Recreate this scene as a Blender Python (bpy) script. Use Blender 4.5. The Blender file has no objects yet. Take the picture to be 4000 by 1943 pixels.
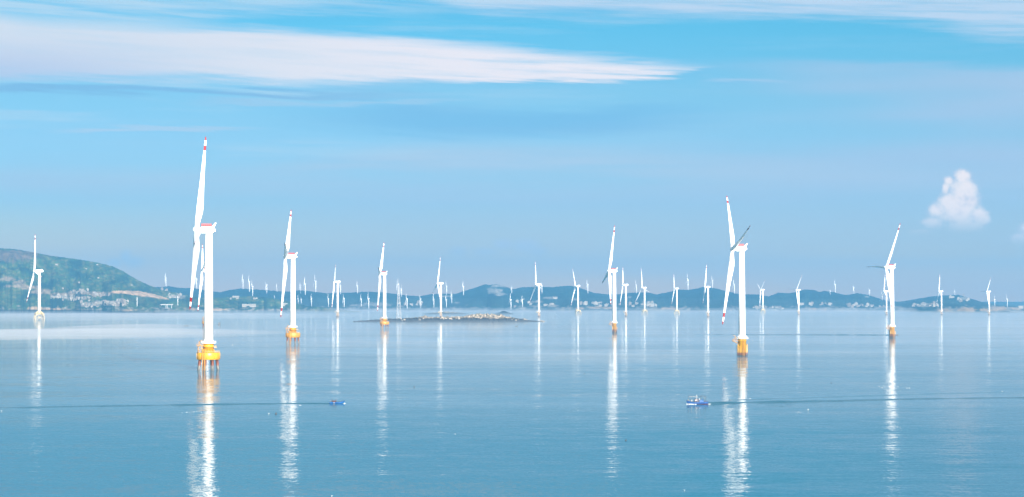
import bpy, bmesh, math, random
from math import sin, cos, pi, radians as R_, sqrt, atan2, exp
from mathutils import Vector, Matrix, noise as mn

# ------------------------------------------------------------------ camera, world, sun, exposure
sc = bpy.context.scene
COL = sc.collection
FPX = 70 / 36 * 4000          # focal length in photo pixels
HOR = 1181.0                  # photo row of the horizon
HC = 48.3                     # camera height above the sea
TILT = math.atan((HOR - 971.5) / FPX)
cam_d = bpy.data.cameras.new("camera")
cam_d.sensor_width = 36; cam_d.lens = 70
cam_d.clip_start = 1; cam_d.clip_end = 60000
cam = bpy.data.objects.new("camera", cam_d)
cam.location = (0, 0, HC); cam.rotation_euler = (pi / 2 + TILT, 0, 0)
COL.objects.link(cam); sc.camera = cam

sc.render.engine = 'CYCLES'
sc.view_settings.view_transform = 'Standard'
sc.view_settings.look = 'None'
EXPOSURE = 1.6
sc.view_settings.exposure = EXPOSURE
sc.view_settings.gamma = 1
sc.cycles.sample_clamp_indirect = 12
sc.cycles.max_bounces = 8
sc.cycles.volume_bounces = 0
sc.cycles.use_denoising = True

SUN_EL, SUN_AZ = R_(18), R_(161)     # azimuth from +Y towards +X: low sun behind the camera, to its right
sun_d = bpy.data.lights.new("sun", 'SUN')
sun_d.energy = 5.0; sun_d.angle = R_(0.53); sun_d.color = (1.0, 0.93, 0.82)
sun = bpy.data.objects.new("sun", sun_d)
sv = Vector((sin(SUN_AZ) * cos(SUN_EL), cos(SUN_AZ) * cos(SUN_EL), sin(SUN_EL)))
sun.rotation_euler = sv.to_track_quat('Z', 'Y').to_euler(); sun.location = (200, -200, 300)
COL.objects.link(sun)


class G:
    """small helper for writing shader arithmetic"""
    def __init__(s, tree): s.t = tree
    def new(s, kind, **kw):
        n = s.t.nodes.new(kind)
        for k, v in kw.items(): setattr(n, k, v)
        return n
    def plug(s, sock, v):
        if isinstance(v, bpy.types.NodeSocket): s.t.links.new(v, sock)
        elif v is not None: sock.default_value = v
    def m(s, op, a, b=None, c=None, clamp=False):
        n = s.new('ShaderNodeMath', operation=op, use_clamp=clamp)
        for i, v in enumerate((a, b, c)):
            if v is not None: s.plug(n.inputs[i], v)
        return n.outputs[0]
    def vm(s, op, a, b=None, scale=None):
        n = s.new('ShaderNodeVectorMath', operation=op)
        s.plug(n.inputs[0], a)
        if b is not None: s.plug(n.inputs[1], b)
        if scale is not None: s.plug(n.inputs['Scale'], scale)
        return n.outputs[0]
    def ss(s, x, a, b, lo=0.0, hi=1.0):
        n = s.new('ShaderNodeMapRange', interpolation_type='SMOOTHSTEP')
        for i, v in enumerate((x, a, b, lo, hi)): s.plug(n.inputs[i], v)
        return n.outputs[0]
    def xyz(s, x, y, z):
        n = s.new('ShaderNodeCombineXYZ')
        for i, v in enumerate((x, y, z)): s.plug(n.inputs[i], v)
        return n.outputs[0]
    def sep(s, v):
        n = s.new('ShaderNodeSeparateXYZ'); s.plug(n.inputs[0], v); return n.outputs
    def noise(s, vec, scale, detail=4, rough=0.55, out=0, dist=0.0):
        n = s.new('ShaderNodeTexNoise'); s.plug(n.inputs['Vector'], vec)
        n.inputs['Scale'].default_value = scale; n.inputs['Detail'].default_value = detail
        n.inputs['Roughness'].default_value = rough; n.inputs['Distortion'].default_value = dist
        return n.outputs[out]
    def mix(s, f, a, b, blend='MIX'):
        n = s.new('ShaderNodeMix', data_type='RGBA', blend_type=blend)
        s.plug(n.inputs[0], f); s.plug(n.inputs[6], a); s.plug(n.inputs[7], b)
        return n.outputs[2]
    def curve(s, x, pts, x0, x1, y0, y1):
        """y(x) through pts"""
        n = s.new('ShaderNodeFloatCurve')
        c = n.mapping.curves[0]
        q = [((p[0] - x0) / (x1 - x0), (p[1] - y0) / (y1 - y0)) for p in pts]
        c.points[0].location = q[0]; c.points[1].location = q[-1]
        for p in q[1:-1]: c.points.new(*p)
        n.mapping.update()
        xi = s.m('DIVIDE', s.m('SUBTRACT', x, x0), x1 - x0)
        s.plug(n.inputs['Value'], xi)
        return s.m('ADD', s.m('MULTIPLY', n.outputs[0], y1 - y0), y0)


def lin(r, g, b, k=1.0):
    f = lambda c: (c / 255 / 12.92) if c <= 10 else ((c / 255 + 0.055) / 1.055) ** 2.4
    return (f(r) * k, f(g) * k, f(b) * k, 1)
KEXP = 2 ** -EXPOSURE
def seen(r, g, b): return lin(r, g, b, KEXP)      # radiance that shows as this colour

# sky: one physical sky, thin cirrus sheets and a cumulus, all functions of the direction
world = bpy.data.worlds.new("World"); sc.world = world; world.use_nodes = True
wt = world.node_tree; g = G(wt)
bg = wt.nodes['Background']
SKY_STRENGTH = 0.05
bg.inputs[1].default_value = SKY_STRENGTH
sky = g.new('ShaderNodeTexSky'); sky.sky_type = 'NISHITA'; sky.sun_disc = False
sky.sun_elevation = SUN_EL; sky.sun_rotation = SUN_AZ
sky.air_density = 1; sky.dust_density = 0.5; sky.ozone_density = 2.0
tc = g.new('ShaderNodeTexCoord')
D = g.sep(tc.outputs['Generated'])
hyp = g.m('SQRT', g.m('ADD', g.m('MULTIPLY', D[0], D[0]), g.m('MULTIPLY', D[1], D[1])))
V = g.m('DIVIDE', D[2], g.m('MAXIMUM', hyp, 0.001))      # tangent of the elevation
U = g.m('ARCTAN2', D[0], D[1])                            # azimuth
def pu(px): return math.atan((px - 2000) / FPX)
def pv(py, px=2000): return (HOR - py) / FPX * cos(pu(px))

# tint with elevation: milky near the sea, saturated higher up
ramp = g.new('ShaderNodeValToRGB')
g.plug(ramp.inputs[0], g.m('DIVIDE', V, 0.6))
cr = ramp.color_ramp
TINT = [(0.0, (1.40, 0.84, 0.50)), (0.02, (0.86, 0.66, 0.60)), (0.05, (0.395, 0.588, 0.87)), (0.08, (0.395, 0.615, 0.85)),
        (0.105, (0.335, 0.624, 0.80)), (0.14, (0.216, 0.648, 0.80)), (0.25, (0.09, 0.40, 0.64)), (0.6, (0.5, 0.7, 0.85))]
cr.elements[0].position = 0; cr.elements[0].color = (*TINT[0][1], 1)
cr.elements[1].position = 1; cr.elements[1].color = (*TINT[-1][1], 1)
for v, c in TINT[1:-1]:
    e = cr.elements.new(v / 0.6); e.color = (*c, 1)
base = g.mix(1.0, sky.outputs[0], ramp.outputs[0], 'MULTIPLY')
base = g.vm('SCALE', base, scale=0.96)
def skyc(r, gg, b):
    c = lin(r, gg, b, KEXP / SKY_STRENGTH); return c

streak = g.noise(g.xyz(g.m('MULTIPLY', U, 6.0), g.m('MULTIPLY', V, 90.0), 0.0), 1.0, 6, 0.6)
streak2 = g.noise(g.xyz(g.m('MULTIPLY', U, 14.0), g.m('MULTIPLY', g.m('ADD', V, g.m('MULTIPLY', U, 0.05)), 300.0), 3.1), 1.0, 5, 0.6)
broad = g.noise(g.xyz(g.m('MULTIPLY', U, 2.5), g.m('MULTIPLY', V, 26.0), 7.7), 1.0, 3, 0.5)
Vn = g.m('ADD', V, g.m('MULTIPLY', g.m('SUBTRACT', streak, 0.5), 0.012))
Vs = g.m('ADD', Vn, g.m('MULTIPLY', g.m('SUBTRACT', streak2, 0.5), 0.010))

def edge(pts):
    q = [(pu(x), pv(y, x)) for x, y in pts]
    q = [(-0.5, q[0][1])] + q + [(0.5, q[-1][1])]
    return g.curve(U, q, -0.5, 0.5, -0.05, 0.2)
ahead = g.m('GREATER_THAN', D[1], 0.0)

def layer(under, mask, col):
    return g.mix(mask, under, col)

# veil of thin milky cirrus below the gap (right of the wedge and beneath it)
veil_top = edge([(0, 330), (1200, 330), (2200, 250), (2800, 225), (3500, 235), (4000, 255)])
veil = g.m('MULTIPLY', g.ss(Vn, g.m('SUBTRACT', veil_top, -0.0015), g.m('SUBTRACT', veil_top, 0.004)),
           g.ss(broad, 0.34, 0.62, 0.08, 0.95))
veil = g.m('MULTIPLY', veil, g.ss(V, 0.02, 0.08, 0.35, 0.85))
veil = g.m('MULTIPLY', veil, g.ss(U, -0.25, 0.25, 0.75, 1.0))
col = layer(base, veil, skyc(186, 205, 231))
# soft long bank of haze lower down
b_top = edge([(0, 640), (1000, 610), (1700, 530), (2300, 545), (3000, 590), (4000, 640)])
bank = g.m('MULTIPLY', g.ss(Vn, g.m('ADD', b_top, 0.001), g.m('SUBTRACT', b_top, 0.010)), g.ss(V, 0.035, 0.075))
bank = g.m('MULTIPLY', bank, g.ss(streak, 0.3, 0.65, 0.2, 0.85))
col = layer(col, bank, skyc(190, 211, 231))
# scattered fine streaks over the left and upper sky
f1 = g.m('MULTIPLY', g.ss(streak, 0.48, 0.75), g.ss(V, 0.055, 0.075))
f1 = g.m('MULTIPLY', f1, g.ss(U, 0.16, -0.18, 0.12, 0.62))
col = layer(col, f1, skyc(196, 224, 242))
# upper right sheet
r_bot = edge([(0, -160), (1400, -40), (2000, 70), (2600, 75), (3200, 85), (3600, 115), (4000, 175)])
sheet = g.ss(Vs, g.m('SUBTRACT', r_bot, 0.002), g.m('ADD', r_bot, 0.009))
sheet = g.m('MULTIPLY', sheet, g.ss(streak2, 0.3, 0.62, 0.45, 0.9))
col = layer(col, sheet, skyc(205, 222, 242))
# upper left sheet fading to the right
l_bot = edge([(0, 130), (700, 110), (1000, 60), (1600, 55), (2100, 20), (2600, -60), (4000, -200)])
sheet = g.ss(Vs, g.m('SUBTRACT', l_bot, 0.004), g.m('ADD', l_bot, 0.008))
sheet = g.m('MULTIPLY', sheet, g.ss(streak2, 0.34, 0.62, 0.25, 0.8))
sheet = g.m('MULTIPLY', sheet, g.ss(U, 0.1, -0.26, 0.35, 1.0))
col = layer(col, sheet, skyc(196, 224, 243))
# single soft streaks: a bluer gap under the wedge, a bluer field in the middle, two pale wisps
def streak_band(under, pts, half, c, k, u0, u1, u2, u3):
    e = edge(pts)
    d = g.m('ABSOLUTE', g.m('SUBTRACT', Vs, e))
    mk = g.m('MULTIPLY', g.ss(d, half, half * 0.15), g.m('MULTIPLY', g.ss(U, pu(u0), pu(u1)), g.ss(U, pu(u3), pu(u2))))
    return layer(under, g.m('MULTIPLY', mk, k), c)
col = streak_band(col, [(0, 470), (1400, 470), (2000, 485), (2700, 450), (4000, 440)], 0.011, skyc(118, 186, 231), 0.6, 900, 1700, 2300, 3000)
col = streak_band(col, [(0, 343), (600, 350), (1200, 362), (2000, 385), (4000, 400)], 0.0034, skyc(132, 184, 226), 0.7, -400, -100, 1000, 2000)
col = streak_band(col, [(0, 520), (300, 508), (500, 500), (800, 503), (1200, 510), (4000, 560)], 0.0022, skyc(192, 216, 238), 0.65, 120, 380, 750, 1150)
col = streak_band(col, [(0, 405), (900, 398), (1500, 405), (2200, 392), (4000, 400)], 0.0026, skyc(178, 210, 236), 0.55, 600, 1000, 1500, 2100)
col = streak_band(col, [(0, 330), (2500, 322), (3000, 318), (4000, 330)], 0.0018, skyc(196, 214, 238), 0.45, 2700, 2850, 2950, 3150)
# the great bright wedge
w_top = edge([(-400, -60), (0, 55), (500, 85), (1000, 108), (1500, 140), (1900, 178), (2200, 205), (2500, 238), (2800, 270), (3000, 290), (4000, 380)])
w_bot = edge([(-400, 330), (0, 322), (500, 332), (900, 338), (1300, 336), (1700, 326), (2100, 318), (2500, 310), (2650, 300), (2800, 262), (3000, 240), (4000, 160)])
wm = g.m('MULTIPLY', g.ss(Vs, g.m('SUBTRACT', w_bot, 0.0012), g.m('ADD', w_bot, g.ss(U, -0.2, 0.03, 0.009, 0.0022))),
         g.ss(Vs, g.m('ADD', w_top, 0.003), g.m('SUBTRACT', w_top, 0.005)))
wm = g.m('MULTIPLY', wm, g.ss(streak2, 0.28, 0.58, g.ss(U, -0.1, 0.09, 0.86, 0.25), 1.0))
wcol = g.mix(g.ss(U, -0.24, 0.02), skyc(224, 230, 240), lin(240, 232, 235, KEXP / SKY_STRENGTH * 1.12))
wcol = g.mix(g.m('MULTIPLY', g.ss(U, -0.12, -0.26), g.ss(V, 0.135, 0.11)), wcol, skyc(196, 210, 236))
col = layer(col, wm, wcol)

# cumulus towers: puffs given as photo pixels x, y, radius x, radius y
def cumulus(under, puffs, seed, amp, soft, c_hi, c_lo, ylo, yhi, strength):
    n1 = g.noise(g.xyz(U, V, seed), 150.0, 8, 0.66)
    n2 = g.noise(g.xyz(U, V, seed + 5), 42.0, 3, 0.5)
    f = None
    for x, y, rx, ry in puffs:
        a = g.m('DIVIDE', g.m('SUBTRACT', U, pu(x)), rx / FPX)
        b = g.m('DIVIDE', g.m('SUBTRACT', V, pv(y, x)), ry / FPX)
        d = g.m('SUBTRACT', 1.0, g.m('SQRT', g.m('ADD', g.m('MULTIPLY', a, a), g.m('MULTIPLY', b, b))))
        f = d if f is None else g.m('SMOOTH_MAX', f, d, 0.18)
    f = g.m('ADD', f, g.m('MULTIPLY', g.m('SUBTRACT', n1, 0.5), amp))
    f = g.m('ADD', f, g.m('MULTIPLY', g.m('SUBTRACT', n2, 0.5), amp * 0.6))
    mask = g.m('MULTIPLY', g.ss(f, 0.0, soft), g.ss(V, (HOR - ylo) / FPX, (HOR - yhi) / FPX))
    mask = g.m('MULTIPLY', g.m('MULTIPLY', mask, ahead), strength)
    shade = g.m('MULTIPLY', g.ss(f, 0.08, 0.5), g.ss(n1, 0.3, 0.55, 0.45, 1.0))
    return layer(under, mask, g.mix(shade, c_lo, c_hi))
col = cumulus(col, [(3762, 688, 42, 40), (3775, 745, 50, 62), (3708, 705, 30, 26), (3697, 735, 24, 40), (3795, 790, 34, 52), (3712, 790, 70, 58), (3660, 822, 58, 52),
                    (3735, 835, 86, 58), (3820, 845, 56, 48), (3846, 860, 36, 32), (3642, 870, 66, 36), (3745, 805, 96, 150), (3775, 880, 104, 42), (3595, 908, 70, 20)],
              1.3, 1.05, 0.78, lin(246, 228, 220, KEXP / SKY_STRENGTH * 1.30), lin(206, 202, 220, KEXP / SKY_STRENGTH * 1.08), 935, 825, 0.95)
col = cumulus(col, [(3990, 935, 60, 34), (4040, 905, 80, 60), (4120, 890, 80, 60)], 4.3, 0.6, 0.6, lin(240, 226, 226, KEXP / SKY_STRENGTH * 1.25), skyc(200, 206, 226), 975, 900, 0.9)
col = cumulus(col, [(1965, 955, 60, 32), (2050, 960, 80, 40), (2100, 985, 60, 30), (1900, 985, 80, 26), (1790, 985, 50, 30)], 8.3, 0.6, 0.8, skyc(206, 214, 230), skyc(182, 204, 226), 1040, 950, 0.75)
col = cumulus(col, [(490, 1005, 34, 40), (520, 1030, 60, 40), (450, 1030, 50, 30)], 9.9, 0.5, 0.8, skyc(206, 216, 232), skyc(184, 206, 228), 1090, 1000, 0.7)
wt.links.new(col, bg.inputs[0])

# ------------------------------------------------------------------ helpers: photo pixel to place
def ray(px, py):
    x, y = (px - 2000) / FPX, (971.5 - py) / FPX
    return Vector((x, cos(TILT) - y * sin(TILT), sin(TILT) + y * cos(TILT)))
def sea(px, py):
    d = ray(px, py); t = -HC / d.z
    return Vector((d.x * t, d.y * t, 0))
def at(px, py, dist):
    d = ray(px, py); t = dist / d.y
    return Vector((d.x * t, dist, HC + d.z * t))
def to_px(p):
    d = Vector(p) - Vector((0, 0, HC))
    f = d.y * cos(TILT) + d.z * sin(TILT); u = -d.y * sin(TILT) + d.z * cos(TILT)
    return 2000 + FPX * d.x / f, 971.5 - FPX * u / f
def interp(pts, x):
    if x <= pts[0][0]: return pts[0][1]
    for (a, b), (c, d) in zip(pts, pts[1:]):
        if x <= c:
            t = (x - a) / (c - a); return b + (d - b) * t
    return pts[-1][1]
def sstep(x, a, b):
    t = max(0, min(1, (x - a) / (b - a))); return t * t * (3 - 2 * t)

# ------------------------------------------------------------------ materials
def material(name, colour, rough=0.5, metal=0.0, var=0.0, scale=1.0, spec=0.5, coord='Object'):
    m = bpy.data.materials.new(name); m.use_nodes = True
    t = m.node_tree; b = t.nodes['Principled BSDF']
    b.inputs['Roughness'].default_value = rough; b.inputs['Metallic'].default_value = metal
    b.inputs['Specular IOR Level'].default_value = spec
    if var:
        q = G(t); c = q.new('ShaderNodeTexCoord')
        n = q.noise(c.outputs[coord], scale, 5, 0.6)
        dark = tuple(x * (1 - var) for x in colour[:3]) + (1,)
        t.links.new(q.mix(q.ss(n, 0.35, 0.65), dark, (*colour[:3], 1)), b.inputs['Base Color'])
    else:
        b.inputs['Base Color'].default_value = (*colour[:3], 1)
    return m

def streaked(name, top, stain, rough, amount=0.5, zs=0.08, hs=0.9):
    """paint with vertical run-off streaks"""
    m = bpy.data.materials.new(name); m.use_nodes = True
    t = m.node_tree; b = t.nodes['Principled BSDF']; q = G(t)
    c = q.new('ShaderNodeTexCoord'); p = q.sep(c.outputs['Object'])
    n = q.noise(q.xyz(q.m('MULTIPLY', p[0], hs), q.m('MULTIPLY', p[1], hs), q.m('MULTIPLY', p[2], zs)), 1.0, 5, 0.65)
    f = q.m('MULTIPLY', q.ss(n, 0.45, 0.72), amount)
    t.links.new(q.mix(f, (*top, 1), (*stain, 1)), b.inputs['Base Color'])
    b.inputs['Roughness'].default_value = rough
    return m

M_WHITE = streaked('white_paint', (0.86, 0.85, 0.83), (0.58, 0.55, 0.49), 0.42, 0.35, 0.03, 0.7)
M_RED = material('red_paint', (0.30, 0.008, 0.005), 0.45, var=0.15, scale=0.6)
M_YELLOW = streaked('yellow_paint', (0.58, 0.30, 0.010), (0.34, 0.13, 0.01), 0.42, 0.75, 0.10, 1.1)
M_YELLOW_OLD = streaked('rusty_yellow_paint', (0.50, 0.24, 0.025), (0.22, 0.09, 0.02), 0.55, 0.95, 0.10, 1.0)
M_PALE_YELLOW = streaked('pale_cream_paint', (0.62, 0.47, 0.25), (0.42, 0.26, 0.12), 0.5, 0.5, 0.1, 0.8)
M_STEEL = material('grey_steel', (0.42, 0.42, 0.41), 0.5, 0.3, var=0.2, scale=2)
M_DARK = material('dark_steel', (0.05, 0.055, 0.06), 0.5)
def pile_material():
    m = bpy.data.materials.new('rusty_pile_steel'); m.use_nodes = True
    t = m.node_tree; b = t.nodes['Principled BSDF']; q = G(t)
    c = q.new('ShaderNodeTexCoord'); p = q.sep(c.outputs['Object'])
    n = q.noise(q.xyz(p[0], p[1], q.m('MULTIPLY', p[2], 0.35)), 1.3, 5, 0.65)
    rust = q.mix(q.ss(n, 0.42, 0.68), (0.17, 0.045, 0.012, 1), (0.06, 0.02, 0.012, 1))
    zz = q.m('ADD', p[2], q.m('MULTIPLY', q.m('SUBTRACT', n, 0.5), 1.2))
    lime = q.mix(q.ss(n, 0.4, 0.6), (0.16, 0.15, 0.13, 1), (0.07, 0.07, 0.065, 1))
    t.links.new(q.mix(q.ss(zz, 3.6, 3.0), rust, lime), b.inputs['Base Color'])
    b.inputs['Roughness'].default_value = 0.6
    return m
M_PILE = pile_material()
def mono_material(name, paint, zr, zt):
    """monopile: paint above zr, rust below, weed below zt"""
    m = bpy.data.materials.new(name); m.use_nodes = True
    t = m.node_tree; b = t.nodes['Principled BSDF']; q = G(t)
    c = q.new('ShaderNodeTexCoord'); p = q.sep(c.outputs['Object'])
    n = q.noise(q.xyz(q.m('MULTIPLY', p[0], 0.9), q.m('MULTIPLY', p[1], 0.9), q.m('MULTIPLY', p[2], 0.10)), 1.0, 5, 0.7)
    up = q.mix(q.m('MULTIPLY', q.ss(n, 0.44, 0.7), 0.85), (*paint, 1), (0.36, 0.12, 0.02, 1))
    z1 = q.m('ADD', p[2], q.m('MULTIPLY', q.m('SUBTRACT', n, 0.5), 5.0))
    cc = q.mix(q.ss(z1, zr + 0.4, zr - 0.4), up, (0.20, 0.062, 0.02, 1))
    cc = q.mix(q.ss(z1, zt + 0.3, zt - 0.3), cc, (0.055, 0.05, 0.045, 1))
    t.links.new(cc, b.inputs['Base Color']); b.inputs['Roughness'].default_value = 0.5
    return m
M_MONO = mono_material('yellow_monopile_paint', (0.62, 0.34, 0.014), 3.2, 1.2)
M_MONO_OLD = mono_material('worn_monopile_paint', (0.60, 0.34, 0.09), 5.5, 2.4)
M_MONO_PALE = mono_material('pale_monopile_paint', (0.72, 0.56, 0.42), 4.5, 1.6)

def water_material():
    m = bpy.data.materials.new('sea_water'); m.use_nodes = True
    t = m.node_tree; b = t.nodes['Principled BSDF']; q = G(t)
    geo = q.new('ShaderNodeNewGeometry'); P = geo.outputs['Position']
    s = q.sep(P)
    def slope(sx, sy, scale, amp, seed, side=1.35, detail=2):
        v = q.xyz(q.m('MULTIPLY', s[0], sx), q.m('MULTIPLY', s[1], sy), seed)
        n = q.noise(v, scale, detail, 0.5, out=1)
        return q.vm('MULTIPLY', q.vm('SUBTRACT', n, (0.5, 0.5, 0.5)), (amp * side, amp * 1.1, 0.0))
    # calm patches and ruffled patches, long bands across the view
    big = q.noise(q.xyz(q.m('MULTIPLY', s[0], 0.25), s[1], 2.0), 0.0022, 4, 0.55)
    patch = q.ss(big, 0.34, 0.64)
    breeze = q.m('ADD', q.ss(s[1], 3600, 420), q.m('MULTIPLY', q.m('SUBTRACT', patch, 0.5), 0.5), clamp=True)   # glassy far out, ruffled close in
    ruff = q.m('ADD', q.m('ADD', 0.5, q.m('MULTIPLY', breeze, 0.5)), q.ss(s[1], 3500, 5600, 0.0, 1.5))
    fine = q.vm('ADD', slope(0.8, 1.0, 1.1, 0.080, 0.0, 2.0), slope(0.45, 1.0, 0.20, 0.060, 4.0, 1.1))
    swell = slope(0.3, 1.0, 0.035, 0.05, 9.0, 0.35)
    sl = q.vm('SCALE', q.vm('ADD', fine, swell), scale=ruff)
    nrm = q.vm('NORMALIZE', q.vm('ADD', geo.outputs['Normal'], sl))
    t.nodes.remove(b)
    body = q.new('ShaderNodeBsdfDiffuse'); body.inputs['Color'].default_value = (0.0, 0.100, 0.158, 1); t.links.new(q.xyz(0.0, 0.0, 1.0), body.inputs['Normal'])
    gl = q.new('ShaderNodeBsdfAnisotropic'); gl.inputs['Roughness'].default_value = 0.05; gl.inputs['Color'].default_value = (1, 1, 1, 1)
    fr = q.new('ShaderNodeFresnel'); fr.inputs['IOR'].default_value = 1.333
    t.links.new(nrm, gl.inputs['Normal']); t.links.new(nrm, fr.inputs['Normal'])
    mx = q.new('ShaderNodeMixShader')
    t.links.new(q.m('MULTIPLY', fr.outputs[0], q.m('SUBTRACT', 0.97, q.m('MULTIPLY', breeze, 0.31))), mx.inputs[0]); t.links.new(body.outputs[0], mx.inputs[1]); t.links.new(gl.outputs[0], mx.inputs[2])
    t.links.new(mx.outputs[0], t.nodes['Material Output'].inputs['Surface'])
    return m
M_WATER = water_material()

def lens_mist(name, label, centre, rx, ry, h, dens, colour=(0.74, 0.77, 0.83), n=48):
    """low bank of mist lying on the water: a flat lens with thin edges"""
    m = bpy.data.materials.new(name + '_mist_air'); m.use_nodes = True
    t = m.node_tree
    for q in list(t.nodes):
        if q.type == 'BSDF_PRINCIPLED': t.nodes.remove(q)
    v = t.nodes.new('ShaderNodeVolumePrincipled')
    v.inputs['Color'].default_value = (*colour, 1); v.inputs['Density'].default_value = dens
    t.links.new(v.outputs[0], t.nodes['Material Output'].inputs['Volume'])
    b = MB()
    pr = [(1.0, -0.3)] + [(sqrt(max(0.0, 1 - k)) , h * k ** 1.3) for k in (0.08, 0.2, 0.35, 0.5, 0.65, 0.8, 0.92)] + [(0.02, h)]
    b.lathe([(q, z) for q, z in pr], n, smooth=False)
    b.v = [(x * rx, y * ry * (1 + 0.25 * mn.noise(Vector((x * 2, y * 2, rx)))), z) for x, y, z in b.v]
    o = add(name, b.mesh(name, m), None, (centre[0], centre[1], 0))
    return tag(o, label, kind='stuff')

def land_material(name, rough=0.9, nscale=0.013, namp=0.5):
    m = bpy.data.materials.new(name); m.use_nodes = True
    t = m.node_tree; b = t.nodes['Principled BSDF']; q = G(t)
    a = q.new('ShaderNodeVertexColor'); a.layer_name = 'ground'
    geo = q.new('ShaderNodeNewGeometry')
    n = q.noise(geo.outputs['Position'], nscale, 6, 0.65)
    k = q.ss(n, 0.3, 0.7, 0.8 * (1 - namp), 0.8 * (1 + namp))
    t.links.new(q.vm('SCALE', a.outputs[0], scale=k), b.inputs['Base Color'])
    b.inputs['Roughness'].default_value = rough; b.inputs['Specular IOR Level'].default_value = 0.15
    return m
M_LAND = land_material('hill_cover')
M_ISLE = land_material('islet_rock', nscale=0.12, namp=0.5)
M_ROCK = material('pale_granite', (0.42, 0.34, 0.25), 0.9, var=0.45, scale=0.5)
M_WALL = material('pale_render', (0.28, 0.245, 0.20), 0.8, var=0.12, scale=0.3)
M_WALL2 = material('buff_render', (0.19, 0.145, 0.11), 0.8, var=0.15, scale=0.3)
M_ROOF = material('grey_tile', (0.24, 0.20, 0.18), 0.8, var=0.25, scale=0.6)
M_CONC = material('pale_concrete', (0.42, 0.40, 0.37), 0.7, var=0.12, scale=0.1)
M_HULL = material('blue_hull_paint', (0.001, 0.068, 0.24), 0.35, var=0.2, scale=0.8)
M_HULL2 = material('bright_blue_hull_paint', (0.002, 0.085, 0.28), 0.35, var=0.25, scale=0.8)
M_NAVY = material('navy_paint', (0.003, 0.006, 0.04), 0.4)
M_BOOT = material('red_boot_paint', (0.24, 0.008, 0.016), 0.5)
M_DECK = material('brown_deck_timber', (0.07, 0.022, 0.018), 0.8, var=0.3, scale=2)
M_WPAINT = material('white_boat_paint', (0.55, 0.55, 0.55), 0.4)
M_TUB = material('white_tub_plastic', (0.5, 0.48, 0.45), 0.5)
M_FOAM_GLINT = material('sea_foam_and_glint', (0.55, 0.58, 0.60), 0.9, var=0.1, scale=1.2)
M_NET = material('brown_netting', (0.09, 0.03, 0.03), 0.9, var=0.35, scale=3)
M_SKIN = material('skin', (0.45, 0.26, 0.18), 0.6)
M_SHIRT = material('white_shirt', (0.75, 0.72, 0.72), 0.85)
M_TROUSER = material('blue_trousers', (0.03, 0.05, 0.16), 0.9)
M_FEATHER = material('white_plumage', (0.6, 0.6, 0.58), 0.8)
M_BEAK = material('yellow_bill', (0.55, 0.30, 0.04), 0.6)
M_BUOY = material('black_float_plastic', (0.03, 0.03, 0.035), 0.5)

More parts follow.
